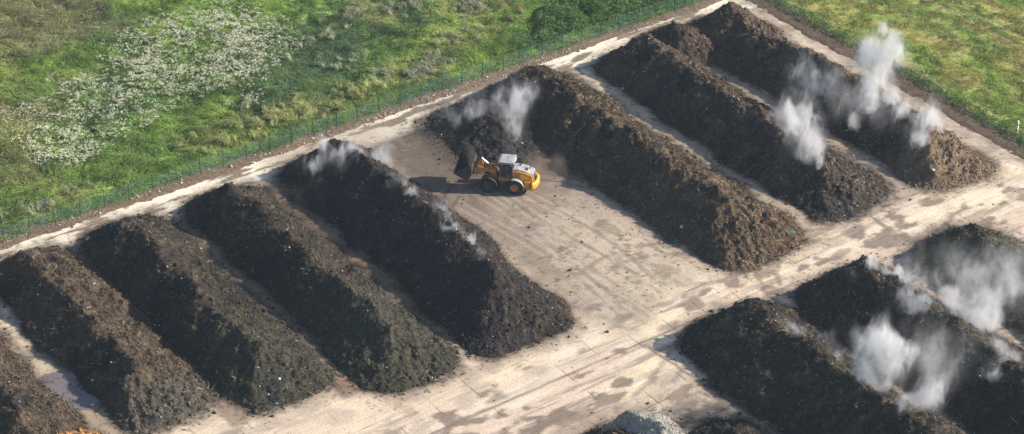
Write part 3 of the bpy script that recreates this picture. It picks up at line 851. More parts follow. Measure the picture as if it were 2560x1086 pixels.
# ---------------------------------------------------------------- fences
def tube(bm, a, b, r, seg=8, r2=None):
    a = Vector(a); b = Vector(b); d = b - a
    res = bmesh.ops.create_cone(bm, cap_ends=True, segments=seg, radius1=r, radius2=r if r2 is None else r2, depth=d.length)
    M = Matrix.Translation((a + b) / 2) @ d.to_track_quat('Z', 'Y').to_matrix().to_4x4()
    bmesh.ops.transform(bm, matrix=M, verts=res['verts'])

def box(bm, c, s, rot=None, bevel=0.):
    res = bmesh.ops.create_cube(bm, size=1)
    vs = res['verts']
    bmesh.ops.scale(bm, vec=s, verts=vs)
    if bevel:
        es = list({e for v in vs for e in v.link_edges})
        g = bmesh.ops.bevel(bm, geom=es, offset=bevel, segments=2, affect='EDGES', profile=.6)
        vs = list({v for f in g['faces'] for v in f.verts} | {v for v in vs if v.is_valid})
    if rot is not None: bmesh.ops.rotate(bm, cent=(0, 0, 0), matrix=rot, verts=vs)
    bmesh.ops.translate(bm, vec=c, verts=vs)
    return vs

def prism(bm, prof, y0, y1, bevel=0., taper=None):
    """closed (x,z) outline extruded from y0 to y1"""
    a = [bm.verts.new((x, y0, z)) for x, z in prof]
    b = [bm.verts.new((x, y1, z)) for x, z in prof]
    f1 = bm.faces.new(a); f2 = bm.faces.new(b[::-1])
    n = len(prof); fs = [f1, f2]
    for i in range(n):
        j = (i + 1) % n
        fs.append(bm.faces.new((a[j], a[i], b[i], b[j])))
    if bevel:
        es = list({e for f in fs for e in f.edges})
        bmesh.ops.bevel(bm, geom=es, offset=bevel, segments=2, affect='EDGES', profile=.6)

def bobj(name, fn, mat, parent=None, smooth=False, label=None):
    bm = bmesh.new(); fn(bm)
    bmesh.ops.recalc_face_normals(bm, faces=bm.faces)
    me = bpy.data.meshes.new(name); bm.to_mesh(me); bm.free()
    me.materials.append(mat)
    if smooth:
        for p_ in me.polygons: p_.use_smooth = True
    o = bpy.data.objects.new(name, me)
    link(o, parent)
    if label: o['label'] = label
    return o

def fence(label, a, b, step=2.72):
    a = Vector(a); b = Vector(b); L = (b - a).length; d = (b - a) / L
    root = empty('mesh_fence', (a.x, a.y, 0), math.atan2(d.y, d.x))
    tag(root, label, 'fence')
    n = int(L / step)
    def post(bm):
        tube(bm, (0, 0, -.1), (0, 0, 2.05), .035, 8)
        tube(bm, (0, 0, 2.05), (0, 0, 2.09), .045, 8, .02)
    p0 = bobj('post', post, M_post, root)
    for i in range(1, n + 1):
        q = p0.copy(); link(q, root); q.location = (i * step + rng.normal(0, .04), rng.normal(0, .02), 0)
        q.rotation_euler = (rng.normal(0, .02), rng.normal(0, .02), 0)
    # netting sagging slightly between the posts
    xs = np.arange(0, n * step + .01, step / 8); zs = np.linspace(.02, 1.95, 7)
    gx, gz = np.meshgrid(xs, zs, indexing='ij')
    sag = -.05 * np.abs(np.sin(np.pi * gx / step)) * (gz / 1.95)
    V = np.stack([gx, .04 + .04 * (fbm(gx / 1.3, gz, 490, 2) - .5), gz + sag], -1).reshape(-1, 3)
    nu, nv = gx.shape; idx = np.arange(nu * nv).reshape(nu, nv)
    F = np.stack([idx[:-1, :-1], idx[1:, :-1], idx[1:, 1:], idx[:-1, 1:]], -1).reshape(-1, 4)
    np_mesh('netting', V, F, M_net, parent=root, smooth=True)
    def wires(bm):
        for z in (.1, .75, 1.35, 1.95):
            for i in range(n):
                tube(bm, (i * step, 0, z), ((i + .5) * step, 0, z - .035), .008, 4)
                tube(bm, ((i + .5) * step, 0, z - .035), ((i + 1) * step, 0, z), .008, 4)
    bobj('strand_wire', wires, M_post, root)
fence('green netting fence between the flower meadow and the heads of the windrows', (-25.05, -59.6), (-25.05, 51.0))
fence('green netting fence between the yard and the olive field at the right', (-23.6, 51.2), (62.0, 51.2))

# white marker post beyond the right fence
mp_ = empty('marker_post', (17.6, 53.3, 0)); tag(mp_, 'short white marker post with a dark band behind the right fence', 'marker post')
M_white = flat_mat('white_paint', (.82, .82, .80), .5)
M_black = flat_mat('black_rubber_band', (.03, .03, .03), .6)
bobj('post', lambda bm: (box(bm, (0, 0, .72), (.20, .16, 1.5), bevel=.02),), M_white, mp_)
bobj('band', lambda bm: (box(bm, (0, 0, 1.02), (.206, .166, .12)),), M_black, mp_)
# ---------------------------------------------------------------- wheel loader
M_yel = flat_mat('loader_yellow', (.78, .36, .04), .5, vary=.26, scale=2.)
M_org = flat_mat('dusty_orange_steel', (.55, .24, .07), .6, vary=.3, scale=4.)
M_lgrey = flat_mat('light_grey_steel', (.36, .37, .37), .5, vary=.15, scale=3.)
M_mgrey = flat_mat('dusty_grey_steel', (.11, .10, .098), .65, vary=.25, scale=4.)
M_dark = flat_mat('dark_frame_steel', (.06, .05, .045), .6)
M_tyre = flat_mat('tyre_rubber', (.035, .033, .034), .9, vary=.3, scale=5., bump=.01, bscale=14)
M_rim = flat_mat('orange_rim', (.50, .22, .07), .6, vary=.25)
M_bucket = flat_mat('grimy_bucket_steel', (.05, .048, .052), .6, vary=.35)
M_rimgrey = flat_mat('worn_steel_edge', (.30, .29, .29), .45, .5)
M_chrome = flat_mat('cylinder_rod', (.62, .60, .56), .3, .6)
M_seat = flat_mat('seat_fabric', (.25, .25, .26), .8)
M_load = M_heap
def glass_mat():
    m, nt, b = new_mat('cab_glass')
    b.inputs['Base Color'].default_value = (.035, .045, .05, 1)
    b.inputs['Roughness'].default_value = .06
    b.inputs['Alpha'].default_value = .62
    return m
M_glass = glass_mat()

def make_loader(loc, rz):
    t = empty('wheel_loader', loc, rz)
    tag(t, 'orange wheel loader with a light grey cab roof and a bucket of black compost', 'wheel loader')
    RA, FA = -1.38, 1.38
    # chassis of the rear frame and articulation
    def chassis(bm):
        box(bm, (-1.5, 0, .95), (3.4, .95, .55), bevel=.05)
        box(bm, (.35, 0, .95), (.7, .5, .8), bevel=.05)
        box(bm, (1.35, 0, .95), (1.3, .9, .6), bevel=.05)
        box(bm, (RA, 0, .8), (.35, 1.7, .35), bevel=.04)
        box(bm, (FA, 0, .8), (.35, 1.7, .35), bevel=.04)
    bobj('chassis', chassis, M_dark, t)
    # engine housing
    hood = bobj('engine_housing', lambda bm: prism(bm, [(-1.12, 1.35), (-1.12, 2.50), (-1.6, 2.50), (-2.5, 2.36), (-3.08, 2.12), (-3.25, 1.15), (-2.4, 1.15), (-2.25, 1.45)], -.78, .78, .06), M_yel, t)
    bobj('hood_top', lambda bm: prism(bm, [(-1.10, 2.46), (-1.10, 2.66), (-1.65, 2.66), (-2.5, 2.50), (-3.08, 2.22), (-3.12, 2.10), (-2.5, 2.33), (-1.6, 2.47)], -.66, .66, .04), M_lgrey, hood)
    def vents(s):
        def f(bm):
            box(bm, (-1.555, s * .782, 1.98), (.60, .02, .66))
            for i in range(7):
                box(bm, (-1.30 - i * .085, s * .80, 1.98), (.035, .03, .62))
        return f
    for s in (-1, 1): bobj('side_vent', vents(s), M_org, hood)
    def rgrill(bm):
        prism(bm, [(-3.10, 2.05), (-3.26, 1.30), (-3.30, 1.30), (-3.14, 2.06)], -.55, .55)
    bobj('radiator_grille', rgrill, M_dark, hood)
    def rframe(bm):
        for s in (-1, 1):
            prism(bm, [(-3.02, 2.28), (-3.22, 1.25), (-3.36, 1.25), (-3.17, 2.22)], s * .56 - .07, s * .56 + .07, .015)
        prism(bm, [(-3.00, 2.30), (-3.02, 2.14), (-3.19, 2.08), (-3.18, 2.22)], -.62, .62, .015)
    bobj('grille_frame', rframe, M_lgrey, hood)
    def pipe(bm):
        tube(bm, (-2.75, -.25, 2.3), (-2.75, -.25, 2.95), .055, 10); tube(bm, (-2.75, -.25, 2.93), (-2.86, -.25, 3.1), .055, 10)
    bobj('exhaust_pipe', pipe, M_dark, hood, True)
    def scoop(bm):
        box(bm, (-2.35, .15, 2.50), (.5, .4, .10), None, .02)
    bobj('hood_scoop', scoop, M_dark, hood)
    bobj('air_intake', lambda bm: (tube(bm, (-1.75, -.3, 2.6), (-1.75, -.3, 2.78), .10, 12),), M_dark, hood)
    # counterweight wrapping the rear end
    def cw(bm):
        n = 14; ring = []
        for i in range(n + 1):
            a = -1.25 + 2.5 * i / n
            ring.append((-2.55 - 1.05 * math.cos(a) ** .6, 1.18 * math.sin(a) / math.sin(1.25)))
        prof = [(-.16, .62), (.0, .62), (.12, .95), (.15, 1.35), (.02, 1.52), (-.20, 1.50), (-.26, .9)]
        vs = []
        for i, (x, y) in enumerate(ring):
            a = -1.25 + 2.5 * i / n
            nx, ny = -math.cos(a), math.sin(a)
            vs.append([bm.verts.new((x + nx * o, y + ny * o, z)) for o, z in prof])
        for i in range(n):
            for j in range(len(prof)):
                k = (j + 1) % len(prof)
                bm.faces.new((vs[i][j], vs[i][k], vs[i + 1][k], vs[i + 1][j]))
        bm.faces.new(vs[0][::-1]); bm.faces.new(vs[-1])
    cwo = bobj('counterweight', cw, M_yel, t, True)
    def sidep(s):
        return lambda bm: prism(bm, [(-2.35, .85), (-2.35, 1.5), (-2.95, 1.5), (-3.0, .62), (-2.6, .62)], s * .98 - .10, s * .98 + .10, .03)
    for s in (-1, 1): bobj('rear_side_panel', sidep(s), M_org, t)
    # fenders
    def fender(cx, s, a0, a1, r, wid):
        def f(bm):
            n = 12; ro, ri = r + .05, r
            prev = None
            for i in range(n + 1):
                a = a0 + (a1 - a0) * i / n
                c_, s_ = math.cos(a), math.sin(a)
                cur = [bm.verts.new((cx + q * c_, s * 1.02 + y, .8 + q * s_)) for q, y in ((ri, -wid / 2), (ro, -wid / 2), (ro, wid / 2), (ri, wid / 2))]
                if prev:
                    for j in range(4): bm.faces.new((prev[j], prev[(j + 1) % 4], cur[(j + 1) % 4], cur[j]))
                else: bm.faces.new(cur)
                prev = cur
            bm.faces.new(prev[::-1])
        return f
    for s in (-1, 1):
        bobj('fender', fender(RA, s, R(150), R(-18) + math.pi * 0 if False else R(8), .93, .66), M_lgrey, t) if False else bobj('fender', fender(RA, s, R(70), R(190), .93, .66), M_lgrey, t)
        bobj('fender', fender(FA, s, R(50), R(175), .93, .66), M_dark, t)
    # wheels
    def tyre(bm):
        prof = [(.42, -.26), (.60, -.31), (.74, -.31), (.80, -.24), (.81, 0), (.80, .24), (.74, .31), (.60, .31), (.42, .26)]
        n = 48; ring = []
        for i in range(n):
            a = 2 * math.pi * i / n
            lug = .035 if (i // 2) % 2 else 0
            ring.append([bm.verts.new(((r_ - (lug if r_ > .7 else 0)) * math.cos(a), y, (r_ - (lug if r_ > .7 else 0)) * math.sin(a))) for r_, y in prof])
        for i in range(n):
            j = (i + 1) % n
            for k in range(len(prof) - 1):
                bm.faces.new((ring[i][k], ring[i][k + 1], ring[j][k + 1], ring[j][k]))
    def rim(bm):
        prof = [(.0, .16), (.12, .18), (.14, .10), (.30, .08), (.36, .20), (.43, .25), (.43, -.25), (.0, -.2)]
        n = 24; ring = []
        for i in range(n):
            a = 2 * math.pi * i / n
            ring.append([bm.verts.new((r_ * math.cos(a), y, r_ * math.sin(a))) for r_, y in prof[1:-1]])
        m = len(prof) - 2
        for i in range(n):
            j = (i + 1) % n
            for k in range(m - 1): bm.faces.new((ring[i][k], ring[i][k + 1], ring[j][k + 1], ring[j][k]))
        bm.faces.new([r_[0] for r_ in ring]); bm.faces.new([r_[-1] for r_ in ring][::-1])
        for i in range(8):
            a = 2 * math.pi * i / 8
            tube(bm, (.22 * math.cos(a), .08, .22 * math.sin(a)), (.22 * math.cos(a), .12, .22 * math.sin(a)), .025, 6)
    w0 = None
    for x in (RA, FA):
        for s in (1, -1):
            if w0 is None:
                w0 = bobj('wheel', tyre, M_tyre, t); w0.name = 'wheel'; r0 = bobj('rim', rim, M_rim, w0)
                w = w0
            else:
                w = w0.copy(); link(w, t); r_ = r0.copy(); link(r_, w)
                if x == FA:
                    r_.data = r0.data.copy(); r_.data.materials[0] = M_mgrey
            w.location = (x, s * 1.02, .80)
            w.rotation_euler = (0, .3 * x, 0 if s > 0 else math.pi)
    # cab
    cab = empty('cab', (0, 0, 0)); cab.parent = t
    X0, X1, Y, Z0, Z1 = -1.10, .35, .74, 1.55, 3.28
    def pillars(bm):
        for s in (-1, 1):
            tube(bm, (X0 + .04, s * Y, Z0), (X0 - .0, s * (Y - .06), Z1), .05, 6)
            tube(bm, (X1, s * (Y - .05), Z0 + .2), (X1 - .18, s * (Y - .1), Z1), .045, 6)
            tube(bm, (-.45, s * Y, Z0), (-.45, s * (Y - .05), Z1), .035, 6)
            tube(bm, (X0, s * Y, Z0 + .02), (X1, s * (Y - .05), Z0 + .1), .045, 6)
    bobj('cab_frame', pillars, M_mgrey, cab)
    def cbase(bm):
        prism(bm, [(-1.12, 1.20), (-1.12, 1.60), (.42, 1.60), (.42, 1.42), (.25, 1.20)], -.78, .78, .03)
    bobj('cab_base', cbase, M_org, cab)
    def glass(bm):
        prism(bm, [(X0 + .06, Z0 + .06), (X0 + .05, Z1), (X1 - .2, Z1), (X1 - .02, Z0 + .1)], -.68, .68)
    bobj('window', glass, M_glass, cab)
    def door(bm):
        prism(bm, [(-1.0, 1.62), (-1.0, 2.1), (-.5, 2.1), (-.5, 1.62)], .735, .775, .01)
        prism(bm, [(-.42, 1.62), (-.42, 1.80), (.30, 1.82), (.32, 1.64)], .70, .765, .01)
    bobj('door', door, M_mgrey, cab)
    def roof(bm):
        prism(bm, [(-1.30, 3.26), (-1.34, 3.36), (-1.22, 3.50), (.20, 3.50), (.44, 3.40), (.46, 3.30)], -.86, .86, .05)
        box(bm, (-.75, 0, 3.515), (.5, 1.1, .05), bevel=.015)
    rf = bobj('roof', roof, M_lgrey, cab)
    for s in (-1, 1):
        bobj('work_lamp', lambda bm: (tube(bm, (.40, s * .62, 3.40), (.52, s * .62, 3.38), .085, 12),), M_dark, rf)
        bobj('work_lamp', lambda bm: (tube(bm, (-1.28, s * .62, 3.44), (-1.40, s * .62, 3.42), .075, 12),), M_dark, rf)
    bobj('antenna', lambda bm: (tube(bm, (-.95, -.5, 3.5), (-.95, -.5, 3.72), .03, 6),), M_lgrey, rf)
    def seat(bm):
        box(bm, (-.55, 0, 2.0), (.5, .5, .16), bevel=.05)
        box(bm, (-.80, 0, 2.42), (.14, .48, .75), bevel=.05)
        tube(bm, (-.02, 0, 1.7), (-.15, 0, 2.3), .03, 8)
        tube(bm, (-.15, -.18, 2.32), (-.15, .18, 2.32), .03, 8)
    bobj('driver_seat', seat, M_seat, cab)
    def steps(s):
        def f(bm):
            for z in (.55, .85, 1.15): box(bm, (-.1, s * .98, z), (.45, .25, .04), bevel=.01)
            for x in (-.3, .1): tube(bm, (x, s * 1.06, .5), (x, s * .88, 1.5), .025, 6)
        return f
    def mirror(s):
        def f(bm):
            tube(bm, (.42, s * .74, 3.1), (.62, s * 1.12, 3.05), .02, 6)
            box(bm, (.63, s * 1.14, 2.9), (.05, .20, .34), bevel=.015)
        return f
    for s in (-1, 1):
        bobj('access_ladder', steps(s), M_mgrey, t)
        bobj('grab_rail', lambda bm: (tube(bm, (-1.12, s * .9, 1.3), (-1.12, s * .88, 2.6), .02, 6),), M_mgrey, t)
        bobj('mirror', mirror(s), M_dark, t)
    # front tower and lift arms
    def tower(bm):
        for s in (-1, 1):
            prism(bm, [(.62, .85), (.60, 1.7), (.80, 2.30), (1.12, 2.30), (1.35, 1.6), (1.75, 1.15), (1.75, .75)], s * .34 - .05, s * .34 + .05, .02)
        box(bm, (.95, 0, 1.5), (.3, .6, .5), bevel=.03)
    bobj('front_tower', tower, M_org, t)
    def arms(s):
        def f(bm):
            prism(bm, [(.80, 2.25), (.86, 2.38), (1.5, 2.42), (2.15, 2.56), (2.75, 2.30), (3.15, 1.88), (3.22, 1.66), (3.05, 1.62), (2.6, 1.88), (2.1, 2.02), (1.4, 2.05), (.9, 2.08)], s * .52 - .06, s * .52 + .06, .02)
        return f
    for s in (-1, 1): bobj('lift_arm', arms(s), M_org, t)
    bobj('cross_tube', lambda bm: (tube(bm, (2.2, -.5, 2.25), (2.2, .5, 2.25), .13, 12),), M_org, t)
    for s in (-1, 1):
        cy = bobj('lift_cylinder', lambda bm: (tube(bm, (1.0, s * .30, 1.15), (1.7, s * .38, 1.65), .09, 10),), M_org, t, True)
        bobj('rod', lambda bm: (tube(bm, (1.7, s * .38, 1.65), (2.1, s * .42, 1.95), .045, 8),), M_chrome, cy)
    bobj('tilt_lever', lambda bm: (prism(bm, [(2.12, 3.32), (2.22, 3.36), (2.60, 2.62), (2.86, 2.30), (2.78, 2.16), (2.3, 2.12), (2.05, 2.30)], -.10, .10, .02), box(bm, (2.45, 0, 2.4), (.3, .6, .14), bevel=.03), tube(bm, (2.15, -.2, 3.28), (2.15, .2, 3.28), .06, 8)), M_org, t)
    tc_ = bobj('tilt_cylinder', lambda bm: (tube(bm, (1.0, 0, 2.25), (1.55, 0, 2.74), .085, 10),), M_org, t, True)
    bobj('rod', lambda bm: (tube(bm, (1.55, 0, 2.74), (2.15, 0, 3.28), .05, 8),), M_chrome, tc_)
    bobj('link_bar', lambda bm: (tube(bm, (2.80, 0, 2.24), (3.12, 0, 2.45), .07, 8),), M_mgrey, t)
    # bucket
    outer = [(3.02, 3.02), (2.98, 2.5), (3.04, 1.95), (3.22, 1.62), (3.5, 1.42), (4.0, 1.50), (4.72, 1.92)]
    inner = [(4.70, 1.98), (4.0, 1.60), (3.55, 1.54), (3.32, 1.70), (3.14, 2.0), (3.09, 2.5), (3.12, 3.0)]
    def bucket(bm):
        prism(bm, outer + inner, -1.38, 1.38)
        side = [(3.02, 3.02), (2.98, 2.5), (3.04, 1.95), (3.22, 1.62), (3.5, 1.42), (4.0, 1.50), (4.70, 1.93), (4.45, 2.35), (3.9, 2.75)]
        for s in (-1, 1):
            prism(bm, side, s * 1.40 - .03, s * 1.40 + .03, .008)
        for s in (-1, 1): prism(bm, [(2.86, 2.6), (2.9, 1.7), (3.1, 1.7), (3.05, 2.6)], s * .52 - .10, s * .52 + .10)
    bk = bobj('bucket', bucket, M_bucket, t)
    bobj('cutting_edge', lambda bm: (prism(bm, [(4.55, 1.80), (4.62, 1.92), (4.92, 2.08), (4.90, 2.0)], -1.42, 1.42),), M_rimgrey, bk)
    return t
# heading: the machine points towards the fence, slightly away from the lane
LZ = math.atan2(-.70, -.72)
LOC = (-5.10, 2.52, .0)
HEAD = (-.985, .17)   # in the frame turned by 54.6 degrees
cu_, sn_ = math.sin(R(54.6)), math.cos(R(54.6))
hx = HEAD[0] * sn_ - HEAD[1] * cu_; hy = HEAD[0] * cu_ + HEAD[1] * sn_
LZ = math.atan2(hy, hx)
loader = make_loader(LOC, LZ)

# the compost in the bucket rests in it: a thing of its own, placed in the bucket's frame
def bucket_load():
    n1, n2 = 60, 80
    X = np.linspace(3.12, 4.74, n1); Y = np.linspace(-1.36, 1.36, n2)
    gx, gy = np.meshgrid(X, Y, indexing='ij')
    fx = (gx - 3.12) / 1.62; fy = 1 - np.abs(gy / 1.36) ** 2.4
    rim_ = np.interp(gx, [3.12, 3.3, 3.9, 4.45, 4.74], [2.95, 3.2, 3.0, 2.5, 2.02])
    z = rim_ + np.sin(np.pi * np.clip(fx * 1.1 + .02, 0, 1)) ** .55 * fy * 1.6 + .35 * (fbm(gx / .5, gy / .5, 500, 4) - .5) * np.minimum(fy * 3, 1)
    V = np.stack([gx, gy, z], -1).reshape(-1, 3)
    bot = np.stack([gx, gy, np.interp(gx, [3.12, 3.3, 3.55, 4.0, 4.74], [2.3, 1.75, 1.56, 1.63, 1.97])], -1).reshape(-1, 3)
    idx = np.arange(n1 * n2).reshape(n1, n2); q = lambda I: np.stack([I[:-1, :-1], I[1:, :-1], I[1:, 1:], I[:-1, 1:]], -1).reshape(-1, 4)
    o2 = n1 * n2
    F = [q(idx), q(idx + o2)[:, ::-1]]
    for e in (idx[0], idx[-1], idx[:, 0], idx[:, -1]):
        F.append(np.stack([e[:-1], e[1:], e[1:] + o2, e[:-1] + o2], -1))
    C = mixc([.014, .015, .013], [.03, .03, .024], fbm(gx / .3, gy / .3, 501, 3)).reshape(-1, 3)
    n = 2600
    px_ = rng.uniform(3.15, 4.6, n); py_ = rng.uniform(-1.3, 1.3, n)
    ii = np.clip(((px_ - 3.12) / 1.62 * (n1 - 1)).astype(int), 0, n1 - 1); jj = np.clip(((py_ + 1.36) / 2.72 * (n2 - 1)).astype(int), 0, n2 - 1)
    pz_ = z[ii, jj]
    a = rng.uniform(0, 6.28, n); T = np.stack([np.cos(a), np.sin(a), rng.uniform(-.4, .8, n)], 1); T /= np.linalg.norm(T, axis=1, keepdims=True)
    Nn = np.tile([0., 0, 1.], (n, 1))
    SV, SF, SC = slivers(np.stack([px_, py_, pz_ + .02], 1), T, Nn, rng.uniform(.08, .35, n), rng.uniform(.01, .03, n), np.array([.05, .045, .032]) * rng.uniform(.5, 1.6, (n, 1)))
    base = np.concatenate([V, bot]); F = np.concatenate(F)
    cen = np.array([3.9, 0, 1.6])
    o = np_mesh('compost_load', np.concatenate([base, SV]) - cen, np.concatenate([F, SF + len(base)]), M_heap, np.concatenate([C, C, SC]))
    M = Matrix.Translation(LOC) @ Matrix.Rotation(LZ, 4, 'Z') @ Matrix.Translation(Vector(cen.tolist()))
    o.matrix_world = M
    tag(o, 'heaped black compost filling the raised bucket of the wheel loader', 'compost load')
bucket_load()

# ---------------------------------------------------------------- larger litter
def crumpled(name, uv, size, rgb, label, cat, zoff=.0, sq=(1, 1, .6), group=None):
    r_ = np.random.default_rng(int(abs(uv[0] * 31 + uv[1] * 17)) + 3)
    size *= .66; rgb = tuple(c * .8 for c in rgb)
    bm = bmesh.new(); bmesh.ops.create_icosphere(bm, subdivisions=3, radius=1)
    for v in bm.verts:
        n_ = float(fbm(np.array([v.co.x * 2.1 + v.co.z * 1.7 + uv[0]]), np.array([v.co.y * 2.3 - v.co.z + uv[1]]), 520, 3)[0])
        v.co *= .55 + .9 * n_
        v.co = Vector((v.co.x * sq[0], v.co.y * sq[1], v.co.z * sq[2])) * size
    me = bpy.data.meshes.new(name); bm.to_mesh(me); bm.free()
    key = 'scrap_%d_%d_%d' % tuple(int(c * 99) for c in rgb)
    m = bpy.data.materials.get(key) or flat_mat(key, rgb, .45, vary=.15)
    me.materials.append(m)
    o = bpy.data.objects.new(name, me)
    u = np.array([uv[0]]); v = np.array([uv[1]])
    z = max(float(heaps_z(u, v)[0]), 0.) + zoff
    o.location = (uv[0], uv[1], z + size * sq[2] * .3); o.rotation_euler = (0, 0, r_.uniform(0, 6)); link(o)
    tag(o, label, cat, group)
crumpled('plastic_bag', (13.0, 10.6), .42, (.03, .16, .11), 'dark green plastic bag at the shaded foot of the strawy windrow', 'plastic bag')
crumpled('net_sack', (18.9, 20.2), .55, (.04, .22, .20), 'teal net sack lying on the near end of the strawy windrow', 'net sack')
crumpled('plastic_bag', (12.2, 11.9), .34, (.72, .72, .72), 'white plastic bag just above the dark green bag on the strawy windrow', 'plastic bag')
crumpled('plastic_sheet', (1.9, 22.4), .4, (.07, .30, .24), 'small green plastic sheet in the sandy alley right of the strawy windrow', 'plastic sheet', sq=(1.3, .8, .3))
crumpled('paper_scrap', (19.4, 39.0), .28, (.75, .74, .70), 'white scrap at the near foot of the fence-side windrow', 'scrap')
crumpled('paper_scrap', (11.0, 35.9), .26, (.66, .68, .70), 'pale blue-white scrap in the shaded alley left of the fence-side windrow', 'scrap')
crumpled('plastic_scrap', (-14.2, 25.0), .30, (.66, .68, .72), 'white plastic scrap on the far shaded flank of the reddish-headed windrow', 'scrap')
crumpled('plastic_tub', (-20.7, -36.4), .34, (.70, .62, .46), 'cream lump on the pale slab strip between the heads of the second and third windrows', 'scrap', sq=(1.3, .8, .35))
crumpled('white_bucket', (-26.7, -40.2), .26, (.78, .79, .80), 'white plastic lump in the weeds behind the left fence near the photo edge', 'scrap')
crumpled('white_bucket', (-26.6, -27.6), .26, (.80, .80, .78), 'white plastic lump in the weeds behind the left fence, the farther of two', 'scrap')
crumpled('plastic_scrap', (1.2, -46.6), .30, (.74, .74, .76), 'white plastic scrap on the right bank of the grey-blue puddle', 'scrap')
crumpled('plastic_scrap', (3.6, -48.0), .26, (.72, .55, .42), 'pinkish scrap at the near end of the grey-blue puddle', 'scrap')
crumpled('plastic_scrap', (9.2, -44.2), .2, (.8, .8, .76), 'white scrap low on the grey near end of the brown second windrow', 'scrap')
crumpled('plastic_scrap', (11.2, -33.3), .2, (.8, .8, .76), 'white scrap on the near end of the green-grey third windrow', 'scrap')
crumpled('soil_clod', (-30.0 + 22, 6.0), .28, (.16, .12, .09), 'brown clod on the ground left of the loader bucket', 'clod', sq=(1, .8, .5))
crumpled('wood_log', (-5.2, -47.3), .75, (.36, .33, .28), 'pale branch lying on the shaded flank of the brown second windrow', 'branch', sq=(1.2, .10, .10), zoff=.15)
crumpled('wood_log', (19.6, 18.0), .8, (.45, .36, .24), 'curved tan branch on the near toe of the strawy windrow', 'branch', sq=(1.1, .09, .12), zoff=.1)

